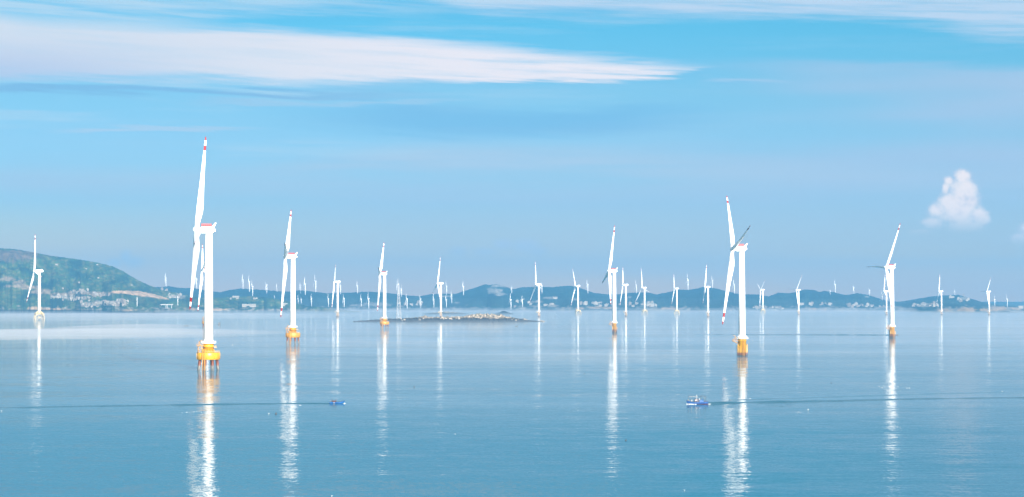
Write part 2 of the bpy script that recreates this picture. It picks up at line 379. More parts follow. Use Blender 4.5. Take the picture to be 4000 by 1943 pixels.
# ------------------------------------------------------------------ mesh builder
class MB:
    def __init__(s): s.v = []; s.f = []; s.mi = []; s.sm = []; s.cur = 0
    def face(s, idx, smooth=False): s.f.append(idx); s.mi.append(s.cur); s.sm.append(smooth)
    def ring_loft(s, rings, cap0=True, cap1=True, smooth=True):
        n = len(rings[0]); b = len(s.v)
        for r in rings: s.v.extend([tuple(p) for p in r])
        for i in range(len(rings) - 1):
            for j in range(n):
                k = (j + 1) % n
                s.face((b + i * n + j, b + i * n + k, b + (i + 1) * n + k, b + (i + 1) * n + j), smooth)
        if cap0: s.face(tuple(b + j for j in reversed(range(n))))
        if cap1: s.face(tuple(b + (len(rings) - 1) * n + j for j in range(n)))
    def tube(s, p, q, r0, r1=None, n=10, smooth=True):
        r1 = r0 if r1 is None else r1
        p, q = Vector(p), Vector(q); d = (q - p).normalized()
        a = d.cross(Vector((0, 0, 1)) if abs(d.z) < 0.9 else Vector((1, 0, 0))).normalized(); c = d.cross(a)
        s.ring_loft([[p + r0 * (cos(2 * pi * j / n) * a + sin(2 * pi * j / n) * c) for j in range(n)],
                     [q + r1 * (cos(2 * pi * j / n) * a + sin(2 * pi * j / n) * c) for j in range(n)]], smooth=smooth)
    def lathe(s, prof, n=24, c=(0, 0), smooth=True):
        s.ring_loft([[(c[0] + r * cos(2 * pi * j / n), c[1] + r * sin(2 * pi * j / n), z) for j in range(n)] for r, z in prof], smooth=smooth)
    def box(s, lo, hi, M=None):
        b = len(s.v); (x0, y0, z0), (x1, y1, z1) = lo, hi
        vs = [(x0, y0, z0), (x1, y0, z0), (x1, y1, z0), (x0, y1, z0), (x0, y0, z1), (x1, y0, z1), (x1, y1, z1), (x0, y1, z1)]
        s.v.extend([tuple(M @ Vector(v)) for v in vs] if M else vs)
        for f in ((0, 3, 2, 1), (4, 5, 6, 7), (0, 1, 5, 4), (1, 2, 6, 5), (2, 3, 7, 6), (3, 0, 4, 7)):
            s.face(tuple(b + i for i in f))
    def torus(s, R, r, z, n=24, m=6):
        rings = []
        b = len(s.v)
        for i in range(n):
            a = 2 * pi * i / n
            for j in range(m):
                c = 2 * pi * j / m
                s.v.append(((R + r * cos(c)) * cos(a), (R + r * cos(c)) * sin(a), z + r * sin(c)))
        for i in range(n):
            for j in range(m):
                i2, j2 = (i + 1) % n, (j + 1) % m
                s.face((b + i * m + j, b + i2 * m + j, b + i2 * m + j2, b + i * m + j2), True)
    def rail(s, R, z, h=1.2, n=16, a0=0.0, a1=2 * pi, r=0.06):
        full = abs(a1 - a0 - 2 * pi) < 1e-6
        k = n if full else n + 1
        pts = [(R * cos(a0 + (a1 - a0) * i / n), R * sin(a0 + (a1 - a0) * i / n)) for i in range(k)]
        for x, y in pts: s.tube((x, y, z), (x, y, z + h), r, n=5)
        for i in range(n):
            p, q = pts[i], pts[(i + 1) % k]
            for zz in (z + h, z + h * 0.5): s.tube((*p, zz), (*q, zz), r, n=5)
    def mesh(s, name, mats):
        me = bpy.data.meshes.new(name)
        me.from_pydata(s.v, [], s.f)
        for m in (mats if isinstance(mats, (list, tuple)) else [mats]): me.materials.append(m)
        me.polygons.foreach_set('material_index', s.mi)
        me.polygons.foreach_set('use_smooth', s.sm)
        me.update()
        return me

def add(name, me, parent=None, loc=(0, 0, 0), rot=(0, 0, 0), scale=None):
    o = bpy.data.objects.new(name, me); COL.objects.link(o)
    o.location = loc; o.rotation_euler = rot
    if scale: o.scale = (scale,) * 3 if not isinstance(scale, tuple) else scale
    if parent: o.parent = parent
    return o
def tag(o, label=None, cat=None, group=None, kind=None):
    if label: o['label'] = label
    if cat: o['category'] = cat
    if group: o['group'] = group
    if kind: o['kind'] = kind
    return o
def thing(name, label, cat, loc, rz=0, group=None, scale=None):
    o = add(name, None, None, loc, (0, 0, rz), scale)
    return tag(o, label, cat, group)

# ------------------------------------------------------------------ sea and haze
mb = MB()
xs, ys = [-7000, 7000], [-400, 17800]
mb.v = [(xs[0], ys[0], 0), (xs[1], ys[0], 0), (xs[1], ys[1], 0), (xs[0], ys[1], 0)]; mb.face((0, 1, 2, 3))
tag(add('sea', mb.mesh('sea', M_WATER)), 'calm pale blue sea with long reflections', kind='structure')

def haze_box(name, lo, hi, dens, colour, aniso=0.0):
    m = bpy.data.materials.new(name + '_air'); m.use_nodes = True
    t = m.node_tree
    for n in list(t.nodes):
        if n.type == 'BSDF_PRINCIPLED': t.nodes.remove(n)
    v = t.nodes.new('ShaderNodeVolumePrincipled')
    v.inputs['Color'].default_value = (*colour, 1); v.inputs['Density'].default_value = dens
    v.inputs['Anisotropy'].default_value = aniso
    t.links.new(v.outputs[0], t.nodes['Material Output'].inputs['Volume'])
    b = MB(); b.box(lo, hi)
    return tag(add(name, b.mesh(name, m)), kind='stuff')
haze_box('haze', (-7200, -600, -1.5), (7200, 18000, 420), 7.4e-5, (0.145, 0.485, 0.85), 0.12)
haze_box('mist', (-7100, 760, -1.2), (7100, 11600, 9), 2.9e-4, (0.72, 0.76, 0.82))
bpy.data.objects['mist']['label'] = 'thin pale mist lying over the whole sea'
lens_mist('mist', 'white bank of mist on the water at the left', (-760, 3080), 430, 640, 3.2, 4.0e-3)
lens_mist('mist', 'white low fog in front of the headland at the left', (-1500, 6900), 1100, 2100, 8, 5e-4)
lens_mist('mist', 'white shore fog along the foot of the far hills', (0, 10400), 6800, 1150, 20, 3.0e-4)
lens_mist('mist', 'thin veil of mist rising over the far shore', (0, 11200), 6900, 1500, 75, 4e-5)
lens_mist('mist', 'faint plume of mist beside the tallest turbine', (-735, 3800), 150, 520, 6, 1.1e-3)
lens_mist('mist', 'faint pale mist streak between the two middle light paths', (60, 1720), 170, 190, 3.5, 9e-4)
lens_mist('mist', 'faint pale mist streak left of the bright yellow monopile', (130, 1900), 260, 120, 3, 7e-4)
lens_mist('mist', 'pale veil of mist right of the second pile cap turbine', (-90, 2250), 240, 260, 4, 4e-4)

# ------------------------------------------------------------------ land
def fbm(x, y, z, o=4):
    return mn.fractal(Vector((x, y, z)), 1.0, 2.1, o, noise_basis='PERLIN_ORIGINAL')

LANDS = {}
def terrain(name, label, ridge, shore, d_ridge, d_back, px0, px1, step, nt, seed, colour, mat,
            spur=0.35, bump=2.5, power=0.85, shore_bump=0.03):
    cols = []; n = int((px1 - px0) / step) + 1
    verts, cl = [], []
    tt = [(i / nt) ** 1.0 for i in range(nt + 1)]
    back = [1.08, 1.25, 1.6]
    for i in range(n):
        px = px0 + i * step
        ps = interp(shore, px)
        ds = sea(px, ps).y * (1 + shore_bump * fbm(px * 0.02, seed, 1.3, 3))
        hr = at(px, interp(ridge, px), d_ridge).z + bump * 0.6 * fbm(px * 0.09, seed, 0, 3)
        hr = max(hr, 0.4)
        row = []
        for t in tt + back:
            if t <= 1:
                d = ds + t * (d_ridge - ds)
                s = fbm(px * 0.006, t * 2.2, seed, 5)
                s2 = fbm(px * 0.03, t * 9, seed + 4, 3)
                h = hr * (t ** power) * (1 + sin(pi * t) * (spur * s + 0.10 * s2))
                lim = HC + (hr - HC) * d / d_ridge if hr > HC else hr
                h = min(h, lim - 0.5 * (1 - t))
                h += bump * fbm(px * 0.15, t * 30, seed, 2) * min(1, t * 6) * (1 - t * 0.3)
                if t == 0: h = -0.6
            else:
                d = d_ridge + (t - 1) / 0.6 * (d_back - d_ridge)
                h = hr * (1 - 0.55 * (t - 1) / 0.6) - 3
            p = at(px, 900, d); p.z = h
            row.append(p); verts.append(tuple(p))
            q = to_px(p); cl.append(colour(q[0], q[1], t, p, seed))
        cols.append(row)
    m = len(tt) + len(back)
    faces = [(i * m + j, (i + 1) * m + j, (i + 1) * m + j + 1, i * m + j + 1) for i in range(n - 1) for j in range(m - 1)]
    me = bpy.data.meshes.new(name); me.from_pydata(verts, [], faces); me.materials.append(mat)
    ca = me.color_attributes.new('ground', 'FLOAT_COLOR', 'POINT')
    ca.data.foreach_set('color', [c for col3 in cl for c in (*col3, 1.0)])
    me.polygons.foreach_set('use_smooth', [True] * len(faces)); me.update()
    o = add(name, me); tag(o, label, kind='structure')
    LANDS[name] = (px0, step, cols)
    return o
def on_land(name, px, py):
    """nearest point of that land seen at the photo pixel; its crest where the pixel lies above it"""
    px0, step, cols = LANDS[name]
    c = cols[max(0, min(len(cols) - 1, int(round((px - px0) / step))))]
    best = None
    for a, b in zip(c, c[1:]):
        ya, yb = to_px(a)[1], to_px(b)[1]
        if ya >= py >= yb:
            f = (ya - py) / max(1e-6, ya - yb); r = a.lerp(b, f)
            break
    else:
        r = min(c, key=lambda p: to_px(p)[1]).copy()
    k = (px - 2000) / FPX
    r = Vector((at(px, 900, r.y).x, r.y, r.z))
    return r
def mixc(a, b, f): return tuple(x + (y - x) * f for x, y in zip(a, b))
GREEN, OLIVE, DEEP = (0.046, 0.088, 0.028), (0.125, 0.125, 0.042), (0.014, 0.042, 0.026)
TAN, SOIL, BROWN, STONE = (0.56, 0.36, 0.21), (0.34, 0.24, 0.16), (0.15, 0.085, 0.06), (0.36, 0.31, 0.26)

def spots(px, py, lst):
    f = 0
    for x, y, rx, ry in lst:
        d = ((px - x) / rx) ** 2 + ((py - y) / ry) ** 2
        f = max(f, 1 - sstep(sqrt(d) + 0.5 * fbm(px * 0.05, py * 0.1, x, 3), 0.6, 1.1))
    return f
F_TOP = [(415, 1143), (460, 1136), (540, 1137), (600, 1149), (660, 1168)]
F_BOT = [(415, 1144), (480, 1148), (560, 1158), (640, 1170), (660, 1170)]
def head_colour(px, py, t, p, seed):
    n = fbm(px * 0.012, py * 0.03, seed, 5); n2 = fbm(px * 0.06, py * 0.14, seed + 2, 4)
    c = mixc(GREEN, DEEP, sstep(n + 0.4 * n2, -0.15, 0.35))
    c = mixc(c, OLIVE, sstep(n2 - 0.6 * n, 0.0, 0.5))
    c = mixc(c, BROWN, 0.8 * spots(px, py, [(20, 1000, 150, 26), (-300, 950, 260, 60), (120, 985, 60, 12)]))
    c = mixc(c, SOIL, 0.8 * spots(px, py, [(70, 1118, 60, 7), (30, 1090, 40, 10), (120, 1125, 50, 8), (75, 1105, 30, 12), (165, 1140, 45, 12), (250, 1150, 70, 9), (330, 1145, 60, 8), (395, 1150, 50, 8)]))
    c = mixc(c, STONE, 0.75 * spots(px, py, [(225, 1160, 28, 7), (300, 1165, 60, 9), (410, 1186, 95, 11), (330, 1194, 40, 5), (300, 1142, 40, 6), (690, 1160, 40, 8), (650, 1130, 12, 5)]))
    if 415 < px < 660 and interp(F_TOP, px) <= py <= interp(F_BOT, px): c = mixc(TAN, SOIL, sstep(n2, 0.1, 0.7) * 0.4)
    co = sstep(py + 14 * n2, 1203, 1212) * (0.35 + 0.65 * sstep(n + 0.5 * n2, -0.3, 0.3))
    c = mixc(c, STONE, co * 0.8)
    c = mixc(c, TAN, 0.8 * spots(px, py, [(140, 1204, 36, 8), (200, 1209, 60, 6), (280, 1213, 60, 4), (750, 1208, 24, 6), (850, 1209, 40, 6), (500, 1212, 40, 4)]))
    if t < 0.03: c = (0.05, 0.045, 0.04)
    return c
def hill_colour(px, py, t, p, seed):
    n = fbm(px * 0.012, py * 0.03, seed, 5); n2 = fbm(px * 0.06, py * 0.14, seed + 2, 4)
    c = mixc((0.012, 0.03, 0.022), (0.008, 0.02, 0.016), sstep(n + 0.4 * n2, -0.15, 0.35))
    c = mixc(c, OLIVE, 0.15 * sstep(n2 - 0.6 * n, 0.2, 0.6))
    c = mixc(c, STONE, 0.8 * spots(px, py, [(1935, 1138, 30, 12), (1955, 1150, 26, 7), (1915, 1130, 14, 5), (1960, 1118, 50, 7), (2150, 1165, 30, 5), (2095, 1179, 26, 5), (2155, 1195, 26, 6), (1785, 1183, 12, 4),
                                        (1480, 1190, 60, 9), (1400, 1193, 30, 6), (1740, 1158, 30, 4), (2245, 1170, 20, 4), (2460, 1160, 10, 4), (3470, 1200, 60, 5), (3610, 1195, 50, 6), (3620, 1188, 30, 5),
                                        (3770, 1166, 26, 7), (3385, 1160, 10, 3)]))
    co = sstep(py + 12 * n2, 1196, 1207) * sstep(n + 0.6 * n2, -0.25, 0.35)
    c = mixc(c, STONE, co * 0.8)
    c = mixc(c, TAN, 0.85 * spots(px, py, [(3182, 1211, 22, 8), (3220, 1212, 16, 7), (3130, 1190, 12, 3), (2540, 1194, 20, 5), (3690, 1214, 30, 8), (3780, 1211, 40, 10), (3900, 1207, 40, 11), (3970, 1206, 30, 6), (3855, 1212, 26, 9),
                                         (2260, 1206, 26, 5), (2330, 1202, 40, 5), (2380, 1204, 30, 5), (2620, 1206, 40, 6)]))
    if t < 0.03: c = mixc(c, (0.2, 0.17, 0.14), 0.6)
    return c
def far_colour(px, py, t, p, seed): return (0.025, 0.045, 0.03)

terrain('far_hills', 'faint hazy ridge along the horizon', [(-1500, 1176), (600, 1174), (1500, 1176), (2600, 1178), (3400, 1178.5), (3900, 1179.5), (5500, 1179)],
        [(0, 1206)], 16800, 17600, -1400, 5400, 16, 10, 2.0, far_colour, M_LAND, bump=1.0)
HILLS = [(-900, 1120), (400, 1125), (600, 1122), (640, 1121), (657, 1118), (700, 1125), (760, 1127), (830, 1139), (860, 1142), (900, 1133), (940, 1128), (1000, 1131), (1050, 1135), (1090, 1138), (1130, 1140), (1170, 1134), (1200, 1137),
         (1280, 1147), (1310, 1144), (1370, 1144), (1440, 1140), (1480, 1142), (1510, 1145), (1550, 1149), (1600, 1156), (1640, 1158), (1680, 1150), (1740, 1148), (1780, 1149), (1810, 1138), (1840, 1130), (1870, 1120),
         (1893, 1111), (1912, 1114), (1933, 1110), (1970, 1117), (2000, 1131), (2040, 1123), (2100, 1121), (2160, 1122), (2200, 1118), (2230, 1117), (2270, 1127), (2320, 1145), (2380, 1151), (2410, 1151), (2450, 1145),
         (2490, 1143), (2530, 1143), (2565, 1151), (2610, 1142), (2650, 1132), (2690, 1133), (2720, 1128), (2745, 1122), (2790, 1126), (2830, 1136), (2880, 1148), (2910, 1150), (2960, 1151), (3000, 1159), (3040, 1144),
         (3080, 1146), (3110, 1141), (3145, 1131), (3180, 1134), (3200, 1141), (3220, 1137), (3260, 1143), (3290, 1151), (3310, 1153), (3345, 1146), (3380, 1151), (3400, 1156), (3430, 1166), (3460, 1175), (3500, 1181),
         (3560, 1172), (3600, 1165), (3640, 1158), (3700, 1154), (3740, 1152), (3770, 1160), (3800, 1170), (3840, 1182), (3880, 1189), (3920, 1193), (4000, 1196), (4300, 1190), (5200, 1170)]
terrain('hills', 'long chain of blue wooded hills behind the sea', HILLS,
        [(-900, 1213), (1300, 1214), (2200, 1217), (2700, 1217), (3000, 1215), (3450, 1216), (3600, 1221), (4000, 1223), (5200, 1223)],
        12800, 14200, -900, 5000, 5, 56, 7.0, hill_colour, M_LAND, bump=3.0)
HEAD = [(-1100, 935), (-500, 945), (-200, 955), (0, 970), (60, 974), (130, 986), (200, 1000), (300, 1013), (380, 1026), (440, 1041), (480, 1059), (520, 1084), (560, 1105), (600, 1121), (640, 1134), (680, 1142), (720, 1151),
        (760, 1161), (830, 1164), (900, 1161), (960, 1158), (1020, 1160), (1060, 1165), (1130, 1179), (1200, 1196), (1260, 1201), (1330, 1211), (1390, 1218), (1420, 1221)]
terrain('headland', 'green headland with villages on its lower slope at the left', HEAD,
        [(-1100, 1223), (0, 1222), (400, 1222), (440, 1225), (620, 1224), (660, 1221), (1100, 1219), (1300, 1219), (1420, 1221)],
        10300, 11300, -1050, 1415, 3, 96, 3.0, head_colour, M_LAND, bump=3.2)

# low islets; the nearer one is a bare granite reef
def isle_heights(top, px, t, seed, h0):
    return h0
def islet(name, label, top, py_front, px0, px1, depth, seed, mat, dark_to, step=1.2, nt=26, rock=0.3):
    d0 = sea((px0 + px1) / 2, py_front).y
    verts, cl, cols = [], [], []
    n = int((px1 - px0) / step) + 1
    for i in range(n):
        px = px0 + i * step
        e = (px - px0) / (px1 - px0)
        w = depth * max(0.04, sqrt(max(0, 1 - (2 * e - 1) ** 2)))
        df = d0 + 0.15 * depth * (2 * e - 1) ** 2 + depth * 0.05 * fbm(px * 0.03, seed, 0, 3)
        hp = at(px, interp(top, px), df + w * 0.45).z
        hp = max(hp, 0.3)
        row = []
        for j in range(nt + 1):
            t = j / nt
            d = df + w * t
            s = 1 - abs(t - 0.45) / (0.45 if t < 0.45 else 0.55)
            h = hp * (s ** 0.7) if s > 0 else 0
            r = fbm(px * 0.10, t * 7, seed, 5) + 0.6 * abs(fbm(px * 0.22, t * 14, seed + 3, 3))
            h = h * (1 + rock * r) - (0.8 if j in (0, nt) else 0)
            p = at(px, 900, d); p.z = h; row.append(p); verts.append(tuple(p))
            k = fbm(px * 0.3, t * 20, seed + 7, 3)
            c = mixc((0.46, 0.37, 0.27), (0.20, 0.145, 0.10), sstep(k, 0.0, 0.45))
            c = mixc(c, (0.10, 0.10, 0.05), sstep(fbm(px * 0.05, t * 3, seed + 9, 3), 0.15, 0.5) * 0.7)
            c = mixc((0.016, 0.015, 0.017), c, sstep(h + 3.0 * k + 1.5 * r, dark_to - 0.8, dark_to + 0.8))
            cl.append(c)
        cols.append(row)
    m = nt + 1
    faces = [(i * m + j, (i + 1) * m + j, (i + 1) * m + j + 1, i * m + j + 1) for i in range(n - 1) for j in range(m - 1)]
    me = bpy.data.meshes.new(name); me.from_pydata(verts, [], faces); me.materials.append(mat)
    ca = me.color_attributes.new('ground', 'FLOAT_COLOR', 'POINT')
    ca.data.foreach_set('color', [c for col3 in cl for c in (*col3, 1.0)])
    me.polygons.foreach_set('use_smooth', [False] * len(faces)); me.update()
    tag(add(name, me), label, kind='structure')
    LANDS[name] = (px0, step, cols)
islet('island', 'low rocky islet with pale granite above a dark tide line',
      [(1380, 1255), (1450, 1251), (1500, 1248), (1560, 1245), (1600, 1243), (1640, 1240), (1655, 1236), (1690, 1240), (1740, 1240), (1800, 1238), (1850, 1231), (1890, 1227), (1920, 1229), (1960, 1234), (2000, 1242), (2030, 1247), (2070, 1252), (2130, 1257)],
      1258, 1380, 2130, 210, 3.3, M_ISLE, 9.0, rock=0.32)
islet('low_island', 'faint low island in the haze behind the rocky islet', [(1650, 1227), (1690, 1222), (1740, 1218), (1790, 1221), (1830, 1226)], 1228, 1650, 1830, 160, 8.1, M_ISLE, 5.0, step=3, nt=10)
islet('low_island', 'small faint island in the haze near the tall turbine', [(1925, 1227), (1950, 1222), (1968, 1215), (1980, 1220), (2005, 1226)], 1228, 1925, 2005, 90, 9.7, M_ISLE, 14.0, step=2, nt=10)

def boulder(seed):
    bm = bmesh.new(); bmesh.ops.create_icosphere(bm, subdivisions=2, radius=1)
    rnd = random.Random(seed); sx, sy, sz = rnd.uniform(0.9, 1.4), rnd.uniform(0.8, 1.2), rnd.uniform(0.6, 0.95)
    for v in bm.verts:
        k = 1 + 0.35 * mn.noise(v.co * 1.3 + Vector((seed * 3.1, 0, 0)))
        v.co = Vector((v.co.x * sx * k, v.co.y * sy * k, v.co.z * sz * k))
    me = bpy.data.meshes.new('boulder'); bm.to_mesh(me); bm.free(); me.materials.append(M_ROCK); return me
ROCKS = [boulder(i) for i in range(5)]
rnd = random.Random(11)
for i in range(70):
    px = rnd.gauss(1880, 95) if i < 45 else rnd.uniform(1560, 2030)
    py = interp([(1560, 1248), (1700, 1243), (1800, 1242), (1890, 1234), (1980, 1243), (2040, 1250)], px) + rnd.uniform(-5, 7)
    p = on_land('island', px, py)
    s = rnd.uniform(1.2, 3.2)
    o = add('boulder', ROCKS[i % 5], None, (p.x, p.y, p.z + s * 0.2), (0, 0, rnd.uniform(0, 6)), s)
    tag(o, 'pale granite boulder lying on the low rocky islet', 'boulder', 'boulders on the rocky islet')

# ------------------------------------------------------------------ wind turbines (all drawn for a hub height of 100 m, then scaled)
RB = 72.0
def blade_mesh(name, stripes=True, slim=1.0):
    mb = MB(); N = 14
    st = [0.025, 0.05, 0.08, 0.12, 0.17, 0.22, 0.28, 0.35, 0.45, 0.55, 0.65, 0.75, 0.843, 0.8431, 0.898, 0.8981, 0.955, 0.9551, 0.985, 1.0]
    ch = [(0.02, 3.2), (0.06, 3.3), (0.12, 4.5), (0.2, 5.6), (0.25, 5.5), (0.35, 4.6), (0.5, 3.4), (0.7, 2.4), (0.85, 1.75), (0.95, 1.3), (0.985, 0.8), (1.0, 0.15)]
    rings = []
    for s in st:
        c = interp(ch, s) * slim
        rd = 1 - sstep(s, 0.05, 0.2)                     # round root
        tw = R_(17 + interp([(0, 16), (0.2, 13), (0.4, 7), (0.7, 2), (1, -2)], s))
        thick = interp([(0, 1.0), (0.06, 0.95), (0.2, 0.42), (0.4, 0.26), (1, 0.17)], s)
        y0 = 3.6 * s * s
        ring = []
        for j in range(N):
            a = 2 * pi * j / N
            xc = cos(a); yc = sin(a)
            # leading edge at -x, trailing edge at +x
            x_air = -0.32 * c + 0.5 * c * (1 + xc); y_air = 0.5 * c * thick * yc * (1 if xc < 0 else (1 - 0.75 * xc))
            x_r, y_r = 0.5 * c * xc, 0.5 * c * yc
            x = x_air + (x_r - x_air) * rd; y = y_air + (y_r - y_air) * rd
            ring.append((x * cos(tw) - y * sin(tw), x * sin(tw) + y * cos(tw) + y0, s * RB))
        rings.append(ring)
    b = 0
    for i in range(len(rings) - 1):
        mb.cur = 1 if (stripes and (0.843 <= (st[i] + st[i + 1]) / 2 <= 0.898 or (st[i] + st[i + 1]) / 2 >= 0.955)) else 0
        mb.ring_loft(rings[i:i + 2], i == 0, i == len(rings) - 2)
    return mb.mesh(name, [M_WHITE, M_RED])
BLADE, BLADE_S, BLADE_P = blade_mesh('striped_blade'), blade_mesh('slim_striped_blade', True, 0.85), blade_mesh('plain_blade', False, 1.1)

def tower_mesh(name, z0, z1, r0, r1, rings=3, door=True):
    mb = MB()
    mb.lathe([(r0, z0), (r1, z1)], 40)
    for k in range(1, rings + 1):
        z = z0 + (z1 - z0) * k / (rings + 1); r = r0 + (r1 - r0) * k / (rings + 1)
        mb.torus(r - 0.05, 0.14, z, 40, 6)
    mb.lathe([(r1 + 0.25, z1 - 0.6), (r1 + 0.25, z1 + 0.3)], 32)
    return mb.mesh(name, M_WHITE)
TOWER_A = tower_mesh('tower_on_cap', 20.6, 97.6, 3.45, 2.4)
TOWER_B = tower_mesh('tower_on_monopile', 17.5, 97.6, 3.35, 2.4)
TOWER_J = tower_mesh('tower_on_jacket', 19.0, 97.4, 3.3, 2.4)
TOWER_L = tower_mesh('slim_land_tower', -4.0, 97.8, 3.9, 3.0, 2)
def door_mesh(z, r):
    mb = MB(); mb.box((-0.55, -r - 0.06, z + 0.2), (0.55, -r + 0.3, z + 2.6)); return mb.mesh('tower_door', M_DARK)

def nacelle_box():
    mb = MB()
    prof = [(-5.8, 97.9), (-5.8, 101.6), (-5.2, 102.1), (2.6, 102.1), (3.4, 101.4), (3.4, 98.6), (2.8, 97.8), (-5.2, 97.6)]
    mb.ring_loft([[(x, y, z) for x, z in prof] for y in (-2.3, 2.3)][::-1], smooth=False)
    mb.box((3.4, -1.2, 98.9), (4.6, 1.2, 100.6))
    mb.tube((-5.8, 0, 99.8), (-6.6, 0, 99.9), 2.0, 2.0, 16)
    return mb.mesh('box_nacelle', M_WHITE)
def hoist_mesh():
    mb = MB()
    mb.box((-5.4, -2.2, 102.2), (1.9, 2.2, 102.5))
    for y in (-2.2, 2.2):
        for i in range(6): mb.tube((-5.3 + i * 1.4, y, 102.5), (-5.3 + i * 1.4, y, 104.2), 0.09, n=5)
        for z in (102.9, 103.5, 104.2): mb.box((-5.4, y - 0.06, z - 0.2), (1.9, y + 0.06, z + 0.12))
    for z in (103.0, 104.0): mb.tube((-5.4, -2.2, z), (-5.4, 2.2, z), 0.12, n=5)
    return mb.mesh('red_hoist_deck', M_RED)
def cooler_mesh():
    mb = MB()
    q = [(2.0, 102.11), (3.4, 101.2), (5.2, 104.9), (4.3, 105.0)]
    mb.ring_loft([[(x, y, z) for x, z in q] for y in (-2.35, 2.35)][::-1], smooth=False)
    return mb.mesh('upright_cooler', M_WHITE)
def nacelle_round():
    mb = MB()
    pr = [(-8.0, 2.2), (-7.2, 2.7), (-5.0, 3.0), (3.0, 3.0), (6.0, 2.8), (7.4, 2.2), (7.9, 1.0)]
    mb.ring_loft([[(x, r * cos(2 * pi * j / 20), 100 + r * sin(2 * pi * j / 20) + 0.1) for j in range(20)] for x, r in pr][::-1])
    mb.box((4.5, -1.4, 102.8), (5.1, 1.4, 104.4))
    mb.tube((2.2, 0.8, 102.8), (2.2, 0.8, 105.2), 0.1, n=5)
    return mb.mesh('rounded_nacelle', M_WHITE)
def hub_mesh(x0, r):
    mb = MB()
    T = R_(5); c = Vector((x0, 0, 100)); ax = Vector((-cos(T), 0, sin(T))); up = Vector((sin(T), 0, cos(T)))
    pr = [(-2.3, r * 0.9), (-1.6, r), (0.9, r), (1.8, r * 0.8), (2.5, r * 0.45), (2.8, 0.05)]
    mb.ring_loft([[c + ax * a + (up * cos(2 * pi * j / 18) + Vector((0, 1, 0)) * sin(2 * pi * j / 18)) * q for j in range(18)] for a, q in pr])
    return mb.mesh('rotor_hub', M_WHITE)
NAC_A, NAC_B, HOIST, COOLER = nacelle_box(), nacelle_round(), hoist_mesh(), cooler_mesh()
HUB_A, HUB_B = hub_mesh(-8.6, 2.35), hub_mesh(-10.2, 2.5)

# foundations
def cap_meshes(paint):
    a = MB()   # round pile cap
    a.lathe([(7.9, 7.6), (8.15, 7.75), (8.15, 12.4), (8.0, 12.6)], 48)
    for k in range(10):
        an = 2 * pi * k / 10 + 0.2
        a.tube((8.35 * cos(an), 8.35 * sin(an), 7.9), (8.35 * cos(an), 8.35 * sin(an), 12.5), 0.14, n=6)
    b = MB()   # transition cylinder with flanges and stiffeners
    b.lathe([(3.75, 12.61), (3.75, 16.6), (4.05, 16.6), (4.05, 16.9), (3.75, 16.9), (3.75, 18.8), (4.0, 18.8), (4.0, 19.1)], 40)
    for k in range(12):
        an = 2 * pi * k / 12
        b.tube((4.6 * cos(an), 4.6 * sin(an), 12.62), (3.8 * cos(an), 3.8 * sin(an), 15.2), 0.16, n=5)
    pil = MB(); pil.tube((0, 0, -3.5), (0, 0, 7.7), 0.95, n=16)
    pf = MB()  # tower foot platform
    pf.lathe([(3.9, 19.15), (5.4, 19.15), (5.4, 19.5), (3.9, 19.5)], 32); pf.lathe([(3.5, 19.5), (3.9, 19.5), (3.9, 20.9), (3.5, 20.9)], 32)
    pf.rail(5.3, 19.5, 1.25, 20)
    rl = MB(); rl.rail(7.9, 12.65, 1.2, 30); rl.rail(5.6, 16.3, 1.1, 10, -0.9, 0.9)
    rl.box((3.8, -2.4, 16.1), (5.7, 2.4, 16.3))
    ld = MB()  # boat landing and stair tower on the left front
    for (x, y) in ((-7.2, -5.2), (-4.6, -6.6), (-7.4, -1.6)):
        ld.tube((x, y, 12.4), (x, y, 17.5), 0.22, n=6)
    for z in (14.0, 15.8, 17.3):
        ld.tube((-7.2, -5.2, z), (-4.6, -6.6, z), 0.16, n=5); ld.tube((-7.2, -5.2, z), (-7.4, -1.6, z), 0.16, n=5)
    ld.tube((-7.2, -5.2, 14.0), (-4.6, -6.6, 15.8), 0.14, n=5); ld.tube((-7.2, -5.2, 15.8), (-7.4, -1.6, 14.0), 0.14, n=5)
    ld.box((-8.4, -6.6, 17.4), (-3.2, -0.6, 17.7))
    for x, y in ((-8.3, -6.5), (-5.8, -6.5), (-8.3, -3.5), (-8.3, -0.7), (-3.3, -6.5)): ld.tube((x, y, 17.7), (x, y, 18.9), 0.09, n=5)
    for z in (18.3, 18.9):
        ld.tube((-8.3, -6.5, z), (-3.3, -6.5, z), 0.09, n=5); ld.tube((-8.3, -6.5, z), (-8.3, -0.7, z), 0.09, n=5)
    for x in (-4.2, -2.6):
        ld.tube((x, -8.3, -2), (x, -8.3, 15.5), 0.28, n=8)
    for k in range(22): ld.tube((-4.2, -8.3, 0.5 + k * 0.65), (-2.6, -8.3, 0.5 + k * 0.65), 0.07, n=5)
    cr = MB()  # davit crane
    cr.tube((-6.6, -3.6, 17.7), (-6.6, -3.6, 20.4), 0.25, n=8); cr.tube((-6.6, -3.6, 20.4), (-4.6, -6.2, 21.4), 0.2, n=6); cr.tube((-6.6, -3.6, 19.0), (-5.6, -4.9, 20.9), 0.12, n=5)
    return dict(cap=a.mesh('pile_cap', paint), tp=b.mesh('transition', paint), pile=pil.mesh('raking_pile', M_PILE), pf=pf.mesh('foot_platform', M_WHITE),
                rail=rl.mesh('cap_railing', M_PALE_YELLOW), landing=ld.mesh('boat_landing', M_YELLOW_OLD), crane=cr.mesh('davit_crane', M_YELLOW_OLD))
CAP, CAP_OLD = cap_meshes(M_YELLOW), cap_meshes(M_YELLOW_OLD)
